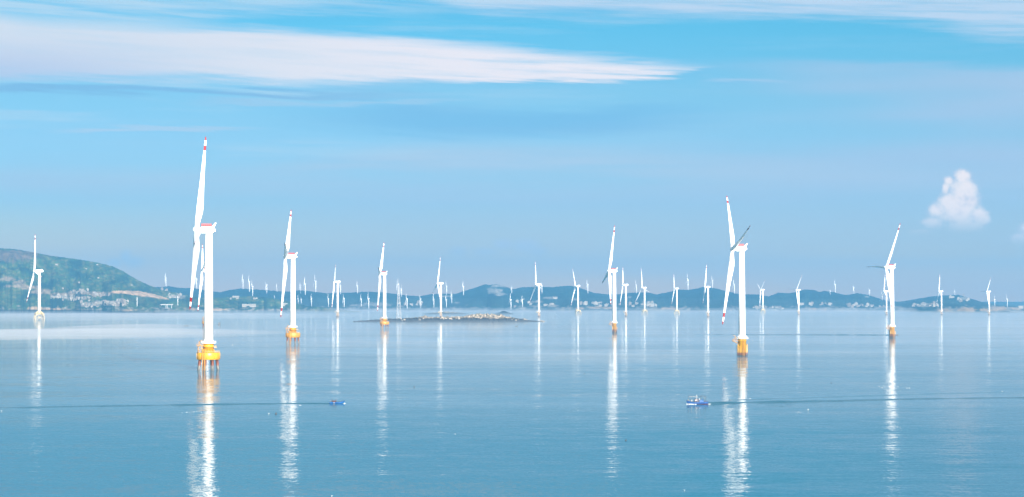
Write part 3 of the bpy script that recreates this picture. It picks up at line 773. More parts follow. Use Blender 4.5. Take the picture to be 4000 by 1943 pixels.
def put_cap(root, S):
    add('pile_cap', S['cap'], root)
    add('transition_piece', S['tp'], root)
    for k in range(8):
        an = 2 * pi * (k + 0.5) / 8 + 0.05
        x, y = 6.6 * cos(an), 6.6 * sin(an)
        o = add('pile', S['pile'], root, (x * 1.12, y * 1.12, 0))
        d = Vector((x * 0.98 - x * 1.12, y * 0.98 - y * 1.12, 7.6)).normalized()
        o.rotation_euler = d.to_track_quat('Z', 'Y').to_euler()
    p = add('access_platform', S['pf'], root); add('door', DOOR_A, p)
    add('railing', S['rail'], root)
    l = add('boat_landing', S['landing'], root); add('crane', S['crane'], l)
DOOR_A, DOOR_B, DOOR_J = door_mesh(20.7, 3.25), door_mesh(17.6, 3.15), door_mesh(19.2, 3.25)

def mono_meshes(mat, frame_mat, r=3.9, cage=True):
    a = MB()
    a.lathe([(r, -3), (r, 14.4), (r + 0.25, 14.4), (r + 0.25, 14.8), (r, 14.8), (r - 0.1, 17.0), (r + 0.2, 17.0), (r + 0.2, 17.4)], 40)
    pf = MB()
    pf.lathe([(r + 0.1, 15.9), (r + 1.9, 15.9), (r + 1.9, 16.2), (r + 0.1, 16.2)], 32)
    pf.rail(r + 1.8, 16.2, 1.2, 20)
    pf.lathe([(3.3, 17.4), (r + 0.7, 17.4), (r + 0.7, 18.6), (3.3, 18.6)], 32)
    side = MB()
    side.box((-r - 5.4, -2.2, 13.9), (-r + 0.3, 2.2, 14.2))
    for y in (-2.0, 2.0):
        side.tube((-r - 5.2, y, 14.0), (-r + 0.1, y, 11.6), 0.2, n=6); side.tube((-r - 5.2, y, 14.2), (-r - 2.0, y, 17.6), 0.13, n=5)
        side.tube((-r - 5.2, y, 15.4), (-r + 0.1, y, 15.4), 0.1, n=5)
    side.tube((-r - 2.0, 0, 14.2), (-r - 2.0, 0, 18.2), 0.22, n=6); side.tube((-r - 2.0, 0, 18.2), (-r - 4.6, -0.8, 19.2), 0.17, n=6)
    fr = MB()
    an0 = (-2.65, -2.2, -0.55, -0.95, 0.1, 2.6) if cage else (-2.5, -0.6, 2.2)
    for k, an in enumerate(an0):
        x, y = (r + 1.0) * cos(an), (r + 1.0) * sin(an)
        fr.tube((x, y, -2.5), (x, y, 9.5 if k % 2 else 11), 0.33, n=8)
        for z in (2.6, 6.0, 9.2): fr.tube((x, y, z), (r * 0.97 * cos(an), r * 0.97 * sin(an), z + 0.3), 0.2, n=6)
    ld = MB()
    for x in (-0.9, 0.9): ld.tube((x + 0.6, -r - 0.9, -2), (x + 0.6, -r - 0.9, 15.5), 0.16, n=6)
    for k in range(26): ld.tube((-0.3, -r - 0.9, 0.3 + k * 0.58), (1.5, -r - 0.9, 0.3 + k * 0.58), 0.06, n=4)
    return dict(a=a.mesh('monopile', mat), pf=pf.mesh('platform', M_WHITE), side=side.mesh('service_bracket', frame_mat), fr=fr.mesh('cable_tubes', mat), ld=ld.mesh('ladder', frame_mat))
MONO = mono_meshes(M_MONO, M_YELLOW_OLD)
MONO_OLD = mono_meshes(M_MONO_OLD, M_YELLOW_OLD, 3.5, False)
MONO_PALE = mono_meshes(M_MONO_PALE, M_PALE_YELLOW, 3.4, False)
def put_mono(root, S):
    add('monopile', S['a'], root); p = add('access_platform', S['pf'], root); add('door', DOOR_B, p)
    add('service_bracket', S['side'], root); add('cable_tubes', S['fr'], root); add('ladder', S['ld'], root)

def jacket_meshes():
    leg = MB(); leg.tube((0, 0, 0), (0, 0, 1), 0.6, n=10)
    br = MB(); hb, ht = 9.4, 7.6
    cb = [(x * hb, y * hb, -2) for x, y in ((-1, -1), (1, -1), (1, 1), (-1, 1))]
    ct = [(x * ht, y * ht, 12.4) for x, y in ((-1, -1), (1, -1), (1, 1), (-1, 1))]
    for i in range(4):
        j = (i + 1) % 4
        br.tube(cb[i], ct[j], 0.34, n=8); br.tube(cb[j], ct[i], 0.34, n=8); br.tube(ct[i], ct[j], 0.42, n=8)
    dk = MB(); dk.box((-8.4, -8.4, 12.5), (8.4, 8.4, 13.0))
    for a, b in (((-8.3, -8.3), (8.3, -8.3)), ((8.3, -8.3), (8.3, 8.3)), ((8.3, 8.3), (-8.3, 8.3)), ((-8.3, 8.3), (-8.3, -8.3))):
        for k in range(9):
            x, y = a[0] + (b[0] - a[0]) * k / 8, a[1] + (b[1] - a[1]) * k / 8
            dk.tube((x, y, 13), (x, y, 14.2), 0.1, n=4)
        for z in (13.6, 14.2): dk.tube((*a, z), (*b, z), 0.1, n=4)
    tp = MB(); tp.lathe([(3.4, 13.0), (3.6, 13.0), (3.6, 19.2), (3.3, 19.2)], 28)
    for x, y in ((-1, -1), (1, -1), (1, 1), (-1, 1)): tp.tube((x * 7.6, y * 7.6, 13.1), (x * 2.4, y * 2.4, 18.3), 0.8, 0.7, 10)
    return dict(leg=leg.mesh('jacket_leg', M_PALE_YELLOW), br=br.mesh('cross_bracing', M_PALE_YELLOW), dk=dk.mesh('jacket_deck', M_PALE_YELLOW), tp=tp.mesh('jacket_transition', M_PALE_YELLOW), cb=cb, ct=ct)
JACK = jacket_meshes()
def put_jacket(root):
    for a, b in zip(JACK['cb'], JACK['ct']):
        d = Vector(b) - Vector(a)
        o = add('leg', JACK['leg'], root, a, d.to_track_quat('Z', 'Y').to_euler()); o.scale = (1, 1, d.length)
    add('bracing', JACK['br'], root); add('deck', JACK['dk'], root); t = add('transition_piece', JACK['tp'], root); add('door', DOOR_J, t)

YAW0 = atan2(0.155, 0.988)
def turbine(label, loc, H, phase, style, found, rr=0.725, yaw=0.0, group=None):
    root = thing('wind_turbine', label, 'wind turbine', loc, YAW0 + R_(yaw), group, H / 100)
    if found == 'cap': put_cap(root, CAP); add('tower', TOWER_A, root)
    elif found == 'cap_old': put_cap(root, CAP_OLD); add('tower', TOWER_A, root)
    elif found == 'mono': put_mono(root, MONO); add('tower', TOWER_B, root)
    elif found == 'mono_old': put_mono(root, MONO_OLD); add('tower', TOWER_B, root)
    elif found == 'mono_pale': put_mono(root, MONO_PALE); add('tower', TOWER_B, root)
    elif found == 'jacket': put_jacket(root); add('tower', TOWER_J, root)
    else: add('tower', TOWER_L, root)
    if style == 'box':
        n = add('nacelle', NAC_A, root); add('hoist_deck', HOIST, n); add('cooler', COOLER, n); add('hub', HUB_A, root); hx = -8.6
    else:
        add('nacelle', NAC_B, root); add('hub', HUB_B, root); hx = -10.2
    bl = {'box': BLADE, 'round': BLADE_S}.get(style, BLADE_P)
    k = rr * 100 / RB
    for i in range(3):
        add('blade', bl, root, (hx, 0, 100), (-R_(phase + 120 * i), R_(5), 0), (0.5 + 0.5 * k, 0.5 + 0.5 * k, k))
    return root
def sea_turbine(label, px, py, hub, phase, style, found, rr=0.725, yaw=0.0, group=None):
    p = sea(px, py); H = (py - hub) * p.y / FPX
    return turbine(label, p, H, phase, style, found, rr, yaw, group)

GN = 'striped turbines on yellow foundations in the near sea'
sea_turbine('tallest white turbine, nearest the camera, on a round yellow pile cap', 814, 1447, 899, 18, 'box', 'cap', 0.74, 0, GN)
sea_turbine('second largest pile cap turbine, right of the tallest, with a foreshortened third blade', 1144, 1345, 1003, 38, 'box', 'cap_old', 0.74, -4, GN)
sea_turbine('white turbine with three spread blades on a stout bright yellow monopile', 2899, 1391, 972, 42, 'box', 'mono', 0.74, -4, GN)
sea_turbine('white turbine on a worn rusty monopile, one dark blade pointing level to the left', 3485, 1321, 1045, 86, 'box', 'mono_old', 0.72, 4, GN)
sea_turbine('white turbine on a thin orange monopile with a bent dark blade reaching down left', 2400, 1301, 1059, 102, 'box', 'mono_old', 0.76, -4, GN)
sea_turbine('white turbine on a yellow pile cap before the left tip of the rocky islet', 1502, 1285, 1070, 35, 'box', 'cap_old', 0.74, -8, GN)
sea_turbine('white striped turbine half hidden behind the tower of the tallest turbine', 808, 1284, 1058, 46, 'box', 'cap_old', 0.72, 4, GN)
GF = 'white turbines standing in the hazy farther sea'
sea_turbine('white turbine on a four legged lattice jacket in front of the green headland', 153, 1252, 1060, 18, 'round', 'jacket', 0.82, 16, GF)
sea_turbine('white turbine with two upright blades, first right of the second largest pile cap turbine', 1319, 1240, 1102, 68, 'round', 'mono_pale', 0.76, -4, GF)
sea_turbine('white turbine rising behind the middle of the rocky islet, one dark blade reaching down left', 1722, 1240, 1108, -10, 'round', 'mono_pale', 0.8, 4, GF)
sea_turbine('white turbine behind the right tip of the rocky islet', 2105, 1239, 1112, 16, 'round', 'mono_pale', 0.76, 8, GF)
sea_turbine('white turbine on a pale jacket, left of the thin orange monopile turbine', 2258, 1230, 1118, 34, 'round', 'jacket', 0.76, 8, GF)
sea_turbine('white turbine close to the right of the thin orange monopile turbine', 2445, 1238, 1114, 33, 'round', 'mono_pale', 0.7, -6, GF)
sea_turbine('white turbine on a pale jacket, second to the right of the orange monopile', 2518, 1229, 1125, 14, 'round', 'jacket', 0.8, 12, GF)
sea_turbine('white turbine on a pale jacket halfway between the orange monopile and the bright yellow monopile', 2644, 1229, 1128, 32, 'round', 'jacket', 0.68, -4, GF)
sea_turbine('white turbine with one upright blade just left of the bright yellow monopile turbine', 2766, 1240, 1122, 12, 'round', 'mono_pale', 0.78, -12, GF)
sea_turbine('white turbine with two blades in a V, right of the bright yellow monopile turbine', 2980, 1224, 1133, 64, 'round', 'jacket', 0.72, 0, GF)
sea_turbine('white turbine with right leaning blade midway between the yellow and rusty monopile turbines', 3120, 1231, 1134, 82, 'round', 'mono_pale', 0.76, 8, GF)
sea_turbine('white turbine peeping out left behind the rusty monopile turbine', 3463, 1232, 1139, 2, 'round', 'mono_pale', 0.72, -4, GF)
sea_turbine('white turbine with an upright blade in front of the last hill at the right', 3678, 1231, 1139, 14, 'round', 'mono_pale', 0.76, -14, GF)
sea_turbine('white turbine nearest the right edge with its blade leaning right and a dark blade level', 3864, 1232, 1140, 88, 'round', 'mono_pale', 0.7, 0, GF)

# small turbines on the hills and along the far shore: x, base y, hub y, which land, phase, label
GH = 'small turbines on the distant hills'; GS = 'small turbines along the far shore'
FAR = [
 (649, 1121, 1085, 'hills', 30, 'small turbine on the hill crest just past the end of the headland'),
 (769, 1129, 1091, 'hills', 70, 'small turbine on the ridge seen between the blade and the tower of the tallest turbine'),
 (950, 1130, 1094, 'hills', 5, 'small turbine on the ridge, first to the right of the tallest tower'),
 (975, 1140, 1101, 'hills', 12, 'small turbine on the ridge, second to the right of the tallest tower'),
 (988, 1157, 1119, 'hills', 18, 'small turbine low on the ridge slope, third to the right of the tallest tower'),
 (1043, 1147, 1113, 'hills', 55, 'small turbine on the ridge midway between the tallest and the second pile cap turbine'),
 (1082, 1141, 1120, 'hills', 15, 'small turbine with a leaning blade just left of the second pile cap turbine'),
 (1073, 1166, 1158, 'headland', 4, 'tiny turbine with its foot sunk behind the low dark ridge'),
 (1175, 1146, 1114, 'hills', 62, 'small turbine on the ridge just right of the second pile cap turbine'),
 (1193, 1151, 1109, 'hills', 8, 'small turbine on the ridge, second right of the second pile cap turbine'),
 (1166, 1186, 1165, 'hills', 14, 'tiny turbine low on the slope against the second pile cap tower'),
 (1178, 1188, 1169, 'hills', 44, 'tiny turbine low on the slope beside its twin near the second pile cap tower'),
 (1234, 1139, 1099, 'hills', 20, 'small turbine on the crest left of the turbine with two dark upright blades'),
 (1218, 1196, 1166, 'hills', 10, 'small turbine on the far shore left of the turbine with two dark upright blades'),
 (1284, 1199, 1167, 'hills', 12, 'small turbine on the far shore touching the blade of the dark bladed turbine'),
 (1331, 1150, 1117, 'hills', 0, 'small turbine on the crest close behind the dark bladed turbine'),
 (1345, 1200, 1166, 'hills', 80, 'small turbine on the far shore with blades spread in a Y'),
 (1397, 1146, 1116, 'hills', 2, 'small turbine on the crest midway between the dark bladed turbine and the islet tip turbine'),
 (1412, 1199, 1168, 'hills', 6, 'small turbine on the far shore below the crest turbine, left of the islet tip turbine'),
 (1441, 1207, 1167, 'hills', 8, 'small turbine on the far shore closest left of the islet tip turbine'),
 (1555, 1153, 1112, 'hills', 90, 'small turbine on the crest just behind the lattice mast'),
 (1569, 1160, 1129, 'hills', 85, 'small turbine on the crest just right of the lattice mast'),
 (1591, 1207, 1168, 'hills', 35, 'small turbine on the far shore first right of the lattice mast'),
 (1644, 1203, 1169, 'hills', 40, 'small turbine on the far shore second right of the lattice mast'),
 (1695, 1202, 1169, 'hills', 8, 'small turbine on the far shore just left of the middle islet turbine'),
 (1745, 1150, 1118, 'hills', 10, 'small turbine on the crest just right of the middle islet turbine'),
 (1744, 1202, 1170, 'hills', 5, 'small turbine on the far shore just right of the middle islet turbine'),
 (1765, 1184, 1152, 'hills', 95, 'small turbine halfway up the slope right of the middle islet turbine'),
 (1811, 1154, 1120, 'hills', 12, 'small turbine on the foot of the twin peaked hill'),
 (1999, 1147, 1123, 'hills', 60, 'small turbine in the dip on the right flank of the twin peaked hill'),
 (1996, 1210, 1171, 'hills', 8, 'small turbine on the far shore below the right flank of the twin peaked hill'),
 (2041, 1200, 1171, 'hills', 100, 'small turbine on the far shore nearest the turbine behind the islet right tip'),
 (2117, 1147, 1115, 'hills', 60, 'small turbine on the crest close behind the turbine at the islet right tip'),
 (2296, 1146, 1112, 'hills', 25, 'small turbine on the hill flank left of the thin orange monopile turbine'),
 (2486, 1146, 1114, 'hills', 20, 'small turbine on the low saddle right of the thin orange monopile turbine'),
 (2687, 1133, 1094, 'hills', 10, 'small turbine on the hilltop left of the bright yellow monopile turbine'),
 (2783, 1127, 1096, 'hills', 15, 'small turbine on the hilltop close left of the blade of the yellow monopile turbine'),
 (2868, 1147, 1111, 'hills', 20, 'small turbine between the blades and tower of the bright yellow monopile turbine'),
 (3242, 1152, 1136, 'hills', 60, 'tiny nacelle of a turbine sunk behind the wooded crest'),
 (3262, 1144, 1113, 'hills', 5, 'small turbine with an upright blade on the crest left of the rusty monopile turbine'),
 (3334, 1147, 1123, 'hills', 66, 'small turbine with hanging blades on the crest left of the rusty monopile turbine'),
 (3396, 1156, 1133, 'hills', 58, 'small turbine on the last wooded slope left of the rusty monopile turbine'),
 (3445, 1173, 1150, 'hills', 22, 'small turbine low on the slope close left of the rusty monopile turbine'),
 (3728, 1154, 1137, 'hills', 10, 'small turbine on top of the last hill at the right'),
 (3884, 1196, 1170, 'hills', 100, 'small turbine on the right end of the last hill at the right'),
 (3933, 1199, 1169, 'hills', 8, 'small turbine standing alone on the low far land at the right'),
]
for x, by, hy, land, ph, lab in FAR:
    p = on_land(land, x, by)
    top = at(x, hy, p.y).z
    H = max(14.0, top - p.z)
    t = turbine(lab, p, H, ph, 'land', 'land', 0.66, random.Random(x).uniform(-12, 12), GS if by > 1180 else GH)

# ------------------------------------------------------------------ lattice mast on the islet
def lattice(H, wb, wt_):
    mb = MB(); n = 14
    z = [H * (1 - (1 - i / n) ** 1.15) for i in range(n + 1)]
    def c(i):
        w = (wb + (wt_ - wb) * (z[i] / H) ** 0.8) / 2
        return [Vector((x * w, y * w, z[i])) for x, y in ((-1, -1), (1, -1), (1, 1), (-1, 1))]
    legs = []
    for k in range(4):
        l = MB()
        for i in range(n): l.tube(c(i)[k], c(i + 1)[k], 0.30, n=6)
        legs.append(l.mesh('mast_leg', M_WPAINT))
    for i in range(n):
        a, b = c(i), c(i + 1)
        for k in range(4):
            j = (k + 1) % 4
            mb.tube(a[k], b[j], 0.13, n=4); mb.tube(a[j], b[k], 0.13, n=4); mb.tube(b[k], b[j], 0.13, n=4)
    tp = MB(); tp.tube((0, 0, H), (0, 0, H + 12), 0.25, 0.1, n=6); tp.box((-1.6, -1.6, H - 0.1), (1.6, 1.6, H + 0.15))
    return legs, mb.mesh('lattice_bracing', M_WPAINT), tp.mesh('antenna_spike', M_WPAINT)
p = on_land('island', 1557, 1246)
Hm = at(1557, 1087, p.y).z - p.z - 12
legs, brc, spk = lattice(Hm, 12.5, 2.0)
lm = thing('lattice_mast', 'tall slender pale lattice mast on the left end of the rocky islet', 'mast', (p.x, p.y, p.z - 1.5), 0.3)
for l in legs: add('leg', l, lm)
add('bracing', brc, lm); add('antenna', spk, lm)

# slim poles on the headland coast
for px, b, t, lab in ((537, 1197, 1163, 'slim white pole on the coast below the tan field, left one of two'), (696, 1193, 1160, 'slim white pole on the coast left of the hanging blade of the tallest turbine')):
    p = on_land('headland', px, b); h = at(px, t, p.y).z - p.z
    mb = MB(); mb.tube((0, 0, -2), (0, 0, h), 1.5, 1.1, 12); mb.lathe([(2.3, -1), (2.3, 1.0), (1.6, 1.6)], 12); mb.box((-2.2, -0.8, h), (1.4, 0.8, h + 1.4))
    tag(add('pole', mb.mesh('pole', M_WHITE), None, p), lab, 'pole')

# ------------------------------------------------------------------ houses and larger buildings on the shores
def house_mesh(w, d, h, kind, wall):
    mb = MB(); mb.box((-w / 2, -d / 2, -3), (w / 2, d / 2, h))
    mb.cur = 1
    if kind == 0:
        e = 0.5; rh = h + w * 0.22
        mb.ring_loft([[(x, y, z) for x, z in ((-w / 2 - e, h + 0.01), (0, rh), (w / 2 + e, h + 0.01), (0, h + 0.02))] for y in (-d / 2 - e, d / 2 + e)][::-1], smooth=False)
    elif kind == 1:
        mb.box((-w / 2 - 0.3, -d / 2 - 0.3, h), (w / 2 + 0.3, d / 2 + 0.3, h + 0.5)); mb.cur = 0; mb.box((-w * 0.2, -d * 0.2, h + 0.5), (w * 0.2, d * 0.3, h + 3))
    else:
        e = 0.5; rh = h + d * 0.3
        mb.ring_loft([[(x, y, z) for y, z in ((-d / 2 - e, h + 0.01), (0, rh), (d / 2 + e, h + 0.01), (0, h + 0.02))] for x in (-w / 2 - e, w / 2 + e)], smooth=False)
    mb.cur = 2
    nfl = max(1, int(h // 3))
    for fl in range(nfl):
        for k in range(3):
            x = (-0.33 + 0.33 * k) * w
            mb.box((x - 0.6, -d / 2 - 0.05, fl * 3 + 0.9), (x + 0.6, -d / 2 + 0.1, fl * 3 + 2.2))
    return mb.mesh('house', [wall, M_ROOF, M_DARK])
HOUSES = [house_mesh(11, 8, 7, 0, M_WALL), house_mesh(13, 9, 9.5, 1, M_WALL), house_mesh(9, 8, 6, 2, M_WALL2), house_mesh(16, 9, 6, 2, M_WALL), house_mesh(12, 10, 12, 1, M_WALL2), house_mesh(8, 7, 4.5, 0, M_WALL)]
rnd = random.Random(5)
def village(land, n, box, label, group, smin=0.6, smax=1.0, slant=0.0):
    x0, x1, y0, y1 = box
    for i in range(n):
        px = rnd.uniform(x0, x1)
        py = max(y0, min(y1, rnd.gauss((y0 + y1) / 2, (y1 - y0) / 3.5))) + slant * (px - (x0 + x1) / 2)
        p = on_land(land, px, py)
        o = add('house', HOUSES[rnd.randrange(6)], None, p, (0, 0, rnd.uniform(-0.6, 0.6)), rnd.uniform(smin, smax))
        tag(o, label, 'house', group)
V = 'headland'
village(V, 9, (198, 236, 1156, 1166), 'pale house in the leftmost hamlet at the foot of the headland', 'houses of the leftmost headland hamlet')
village(V, 22, (242, 352, 1157, 1176), 'pale house in the loose upper village right of the jacket turbine', 'houses of the loose upper village', slant=0.02)
village(V, 16, (268, 348, 1135, 1147), 'pale house in the high row of houses on the headland slope', 'houses of the high row on the headland')
village(V, 16, (352, 436, 1142, 1160), 'pale house left of the tan field on the headland', 'houses left of the tan field', slant=0.05)
village(V, 52, (315, 505, 1178, 1199), 'pale house packed into the main village above the headland shore', 'houses of the main headland village', slant=-0.03)
village(V, 20, (400, 490, 1176, 1194), 'pale taller house in the dense middle of the main headland village', 'houses in the dense middle of the main village', 1.0, 1.5)
village(V, 14, (655, 712, 1150, 1168), 'pale house in the hamlet right of the tan field', 'houses right of the tan field')
village(V, 5, (632, 660, 1127, 1137), 'pale house on the low col at the end of the headland', 'houses on the headland col')
village(V, 7, (870, 1010, 1163, 1170), 'small house on the low dark ridge right of the tallest tower', 'houses on the low dark ridge')
for px, py, s, lab in ((222, 1036, 0.8, 'lone long white house high on the headland above the jacket turbine'), (381, 1036, 0.6, 'lone white house near the crest of the headland'), (313, 1106, 0.75, 'lone white house in the middle of the green headland slope'),
                       (245, 1129, 0.8, 'lone white house just above the high row of houses'), (386, 1087, 0.6, 'lone small house on the right part of the green slope'), (515, 1116, 0.6, 'lone house on the green slope above the tan field'), (338, 1052, 0.5, 'lone small house below the crest of the headland')):
    p = on_land(V, px, py); tag(add('house', HOUSES[3], None, p, (0, 0, 0.1), s), lab, 'house')
for box, n, lab, gr in (((2262, 2330, 1186, 1194), 8, 'white house on the far shore left of the orange monopile', 'far shore houses left of the orange monopile'),
                        ((2330, 2420, 1186, 1200), 10, 'white house on the far shore around the orange monopile', 'far shore houses around the orange monopile'),
                        ((2440, 2560, 1184, 1200), 14, 'white house on the far shore right of the orange monopile', 'far shore houses right of the orange monopile'),
                        ((2940, 3062, 1200, 1209), 14, 'white house on the far shore right of the bright yellow monopile', 'far shore houses right of the yellow monopile'),
                        ((3160, 3250, 1187, 1197), 10, 'white house on the far shore above the two tan bluffs', 'far shore houses above the tan bluffs'),
                        ((3300, 3460, 1190, 1203), 18, 'white house on the far shore left of the rusty monopile', 'far shore houses left of the rusty monopile'),
                        ((3560, 3660, 1186, 1200), 12, 'white house on the far shore right of the rusty monopile', 'far shore houses right of the rusty monopile'),
                        ((3712, 3790, 1158, 1186), 11, 'white house on the flank of the last hill at the right', 'houses on the last hill'),
                        ((1560, 1660, 1186, 1196), 8, 'white house on the far shore behind the left end of the islet', 'far shore houses behind the islet'),
                        ((2000, 2180, 1168, 1205), 14, 'white house under the twin peaked hill', 'houses under the twin peaked hill')):
    village('hills', n, box, lab, gr, 1.0, 1.5)
def block(label, land, px, py, wpx, h, d=14, storeys=3):
    p = on_land(land, px, py); w = wpx * p.y / FPX
    root = thing('building', label, 'building', p)
    mb = MB(); mb.box((-w / 2, -d / 2, -6), (w / 2, d / 2, h)); add('wall', mb.mesh('long_wall', M_WALL), root)
    mb = MB(); mb.box((-w / 2 - 0.6, -d / 2 - 0.6, h + 0.01), (w / 2 + 0.6, d / 2 + 0.6, h + 0.9)); add('roof', mb.mesh('flat_roof', M_CONC), root)
    mb = MB()
    for s in range(storeys):
        z = h * (s + 0.3) / storeys
        k = int(w / 5)
        for i in range(k):
            x = -w / 2 + (i + 0.5) * w / k; mb.box((x - 1.2, -d / 2 - 0.06, z), (x + 1.2, -d / 2 + 0.1, z + h * 0.4 / storeys))
    for i in range(0): pass
    o = add('windows', mb.mesh('window_band', M_DARK), root); o['kind'] = 'stuff'; o.name = 'window'
block('long low white building on the shore just right of the tallest tower', 'headland', 974, 1196, 54, 9, storeys=2)
block('small white building on the dark ridge right of the tallest tower', 'headland', 922, 1164, 26, 9, storeys=2)
block('long white shed on the shore left of the second pile cap turbine', 'headland', 1112, 1193, 24, 10, storeys=2)
block('white building on the slope near the second pile cap turbine', 'hills', 1040, 1183, 16, 11, storeys=2)
block('big buff building on the far shore right of the orange monopile', 'hills', 2540, 1198, 30, 16)
block('white block on the far shore beside the left jacket turbine', 'hills', 2290, 1191, 9, 18)
block('white building on the shore beside the turbine alone in the gap', 'hills', 3130, 1193, 18, 13)
block('white building at the shore on the right end of the hills', 'hills', 3985, 1206, 20, 14)

# viaduct on the headland coast
p = on_land('headland', 636, 1199); w = 82 * p.y / FPX
root = thing('viaduct', 'white road viaduct on short piers at the foot of the headland', 'viaduct', p)
mb = MB(); mb.box((-w / 2, -5, 8.0), (w / 2, 5, 10.6)); add('deck', mb.mesh('viaduct_deck', M_CONC), root)
mb = MB(); mb.box((-w / 2, -5.3, 10.7), (w / 2, -5.0, 11.8)); mb.box((-w / 2, 5.0, 10.7), (w / 2, 5.3, 11.8)); add('parapet', mb.mesh('viaduct_parapet', M_CONC), root)
mb = MB(); mb.box((-1.1, -3, -8), (1.1, 3, 7.9)); pm = mb.mesh('viaduct_pier', M_CONC)
for x in (-0.42, -0.05, 0.17, 0.24, 0.44): add('pier', pm, root, (x * w, 0, 0))

# ------------------------------------------------------------------ boats
def hull(L, B, sheer, keel, mats, band=None, n=22):
    """hull along x, bow at +x; sheer(t), keel(t) heights; t 0 stern .. 1 bow"""
    mb = MB(); rings = []
    for i in range(n + 1):
        t = i / n
        x = -L / 2 + L * t
        b = B / 2 * (0.78 + 0.22 * sstep(t, 0, 0.3)) * (1 - max(0, (t - 0.55) / 0.45) ** 2.2)
        b = max(b, 0.02); s, k = sheer(t), keel(t)
        rake = 0.9 * sstep(t, 0.8, 1) * 0.6
        r = []
        for fr, hh in ((1.0, 1.0), (0.97, 0.66), (0.9, 0.12), (0.72, 0.0)):
            r.append((x - rake * (1 - hh), b * fr, k + (s - k) * hh))
        r.append((x - rake, 0, k - 0.35 * (1 - t)))
        r += [(q[0], -q[1], q[2]) for q in reversed(r[:4])]
        rings.append(r)
    m = 9; base = 0
    mb.v = [v for r in rings for v in r]
    for i in range(n):
        for j in range(m - 1):
            mb.cur = 1 if (band and j in (2, 3, 4, 5)) else 0
            mb.face((i * m + j, (i + 1) * m + j, (i + 1) * m + j + 1, i * m + j + 1), True)
    mb.cur = 0
    mb.face(tuple(reversed(range(m)))); 
    # bulwark inside and deck
    dk = MB()
    for i in range(n + 1):
        t = i / n; x = -L / 2 + L * t
        s = sheer(t) - 0.32; b = rings[i][0][1] * 0.95
        dk.v += [(x, b, s), (x, -b, s)]
    for i in range(n): dk.face((2 * i, 2 * i + 1, 2 * i + 3, 2 * i + 2))
    gw = MB()
    for sgn in (1, -1):
        for i in range(n):
            a, c = rings[i][0], rings[i + 1][0]
            gw.tube((a[0], a[1] * sgn, a[2]), (c[0], c[1] * sgn, c[2]), 0.07, n=6)
    return mb, dk, gw

def splash(name, pts, label, seed):
    """broken foam and wake glints: a chain of lumps"""
    rn = random.Random(seed); bm = bmesh.new()
    for x, y, r, h in pts:
        m = Matrix.Translation((x, y, h * 0.3)) @ Matrix.Diagonal((r, r * 0.6, h, 1))
        q = bmesh.ops.create_icosphere(bm, subdivisions=2, radius=1, matrix=m)
        for v in q['verts']: v.co += Vector((rn.uniform(-1, 1), rn.uniform(-1, 1), rn.uniform(-1, 1))) * 0.12 * min(r, 1)
    me = bpy.data.meshes.new(name); bm.to_mesh(me); bm.free(); me.materials.append(M_FOAM_GLINT)
    return me

# fishing boat, bow to the left
A, B_ = sea(2680, 1580), sea(2766, 1580)
c = sea(2723, 1579)
L = (B_ - A).length * 1.0
fb = thing('fishing_boat', 'blue fishing boat with red waterline, navy wheelhouse and overhead lamp rail', 'fishing boat', (c.x, c.y, 0), pi + 0.06)
mb, dk, gw = hull(L, 3.1, lambda t: 1.05 + 0.30 * (1 - t) ** 2 - 0.35 * sin(pi * min(1, t * 1.2)) * 0.5 + 0.95 * max(0, t - 0.55) ** 1.5 * 2.2, lambda t: 0.05 + 0.5 * max(0, t - 0.8) * 2, None, True)
hb = add('hull', mb.mesh('fishing_hull', [M_HULL, M_BOOT]), fb)
add('deck', dk.mesh('fishing_deck', M_DECK), fb, (0, 0, -0.15)); add('gunwale', gw.mesh('fishing_gunwale', M_DECK), hb)
mb = MB(); mb.box((-0.75, -0.95, 0.6), (1.25, 0.95, 2.35)); mb.box((-0.95, -1.1, 2.35), (1.55, 1.1, 2.5)); wh = add('wheelhouse', mb.mesh('wheelhouse', M_NAVY), fb)
mb = MB(); mb.box((1.25, -0.75, 1.5), (1.29, 0.75, 2.15)); mb.box((0.1, 0.95, 1.55), (0.9, 0.99, 2.15)); mb.box((0.1, -0.99, 1.55), (0.9, -0.95, 2.15)); add('window', mb.mesh('wheelhouse_windows', M_STEEL), wh)
mb = MB(); mb.box((-3.1, -1.0, 0.7), (-0.95, 1.0, 1.55)); mb.box((-2.3, -0.8, 1.55), (-1.1, 0.8, 1.95)); mb.tube((-2.7, 0.2, 1.5), (-2.7, 0.2, 2.2), 0.3, n=10); add('engine_casing', mb.mesh('engine_casing', M_HULL2), fb)
mb = MB()
for x in (4.1, 2.9): 
    for y in (-0.55, 0.55): mb.tube((x, y, 1.2), (x, y, 3.75), 0.05, n=6)
    mb.tube((x, -0.6, 3.75), (x, 0.6, 3.75), 0.05, n=6)
for y in (-0.5, 0.5): mb.tube((4.3, y, 3.75), (-1.6, y, 3.62), 0.06, n=6)
for x in (-1.8, -3.4, -4.2):
    for y in (-0.9, 0.9): mb.tube((x + (0.25 if x < -3 else 0), y, 1.0), (x, y * 0.8, 3.8), 0.06, n=6)
    mb.tube((x, -0.75, 3.8), (x, 0.75, 3.8), 0.06, n=6)
for y in (-0.72, 0.72): mb.tube((-1.8, y, 3.8), (-3.2, y, 3.8), 0.1, n=6)
rl = add('lamp_rail', mb.mesh('overhead_rail', M_DARK), fb)
mb = MB(); mb.tube((0, 0, 0.1), (0, 0, 0.02), 0.05, n=6); mb.lathe([(0.03, 0.0), (0.08, -0.1), (0.09, -0.2), (0.04, -0.28)], 10); lampm = mb.mesh('fishing_lamp', M_WPAINT)
for i in range(7): add('lamp', lampm, rl, (3.6 - i * 0.55, 0.5, 3.62)) 
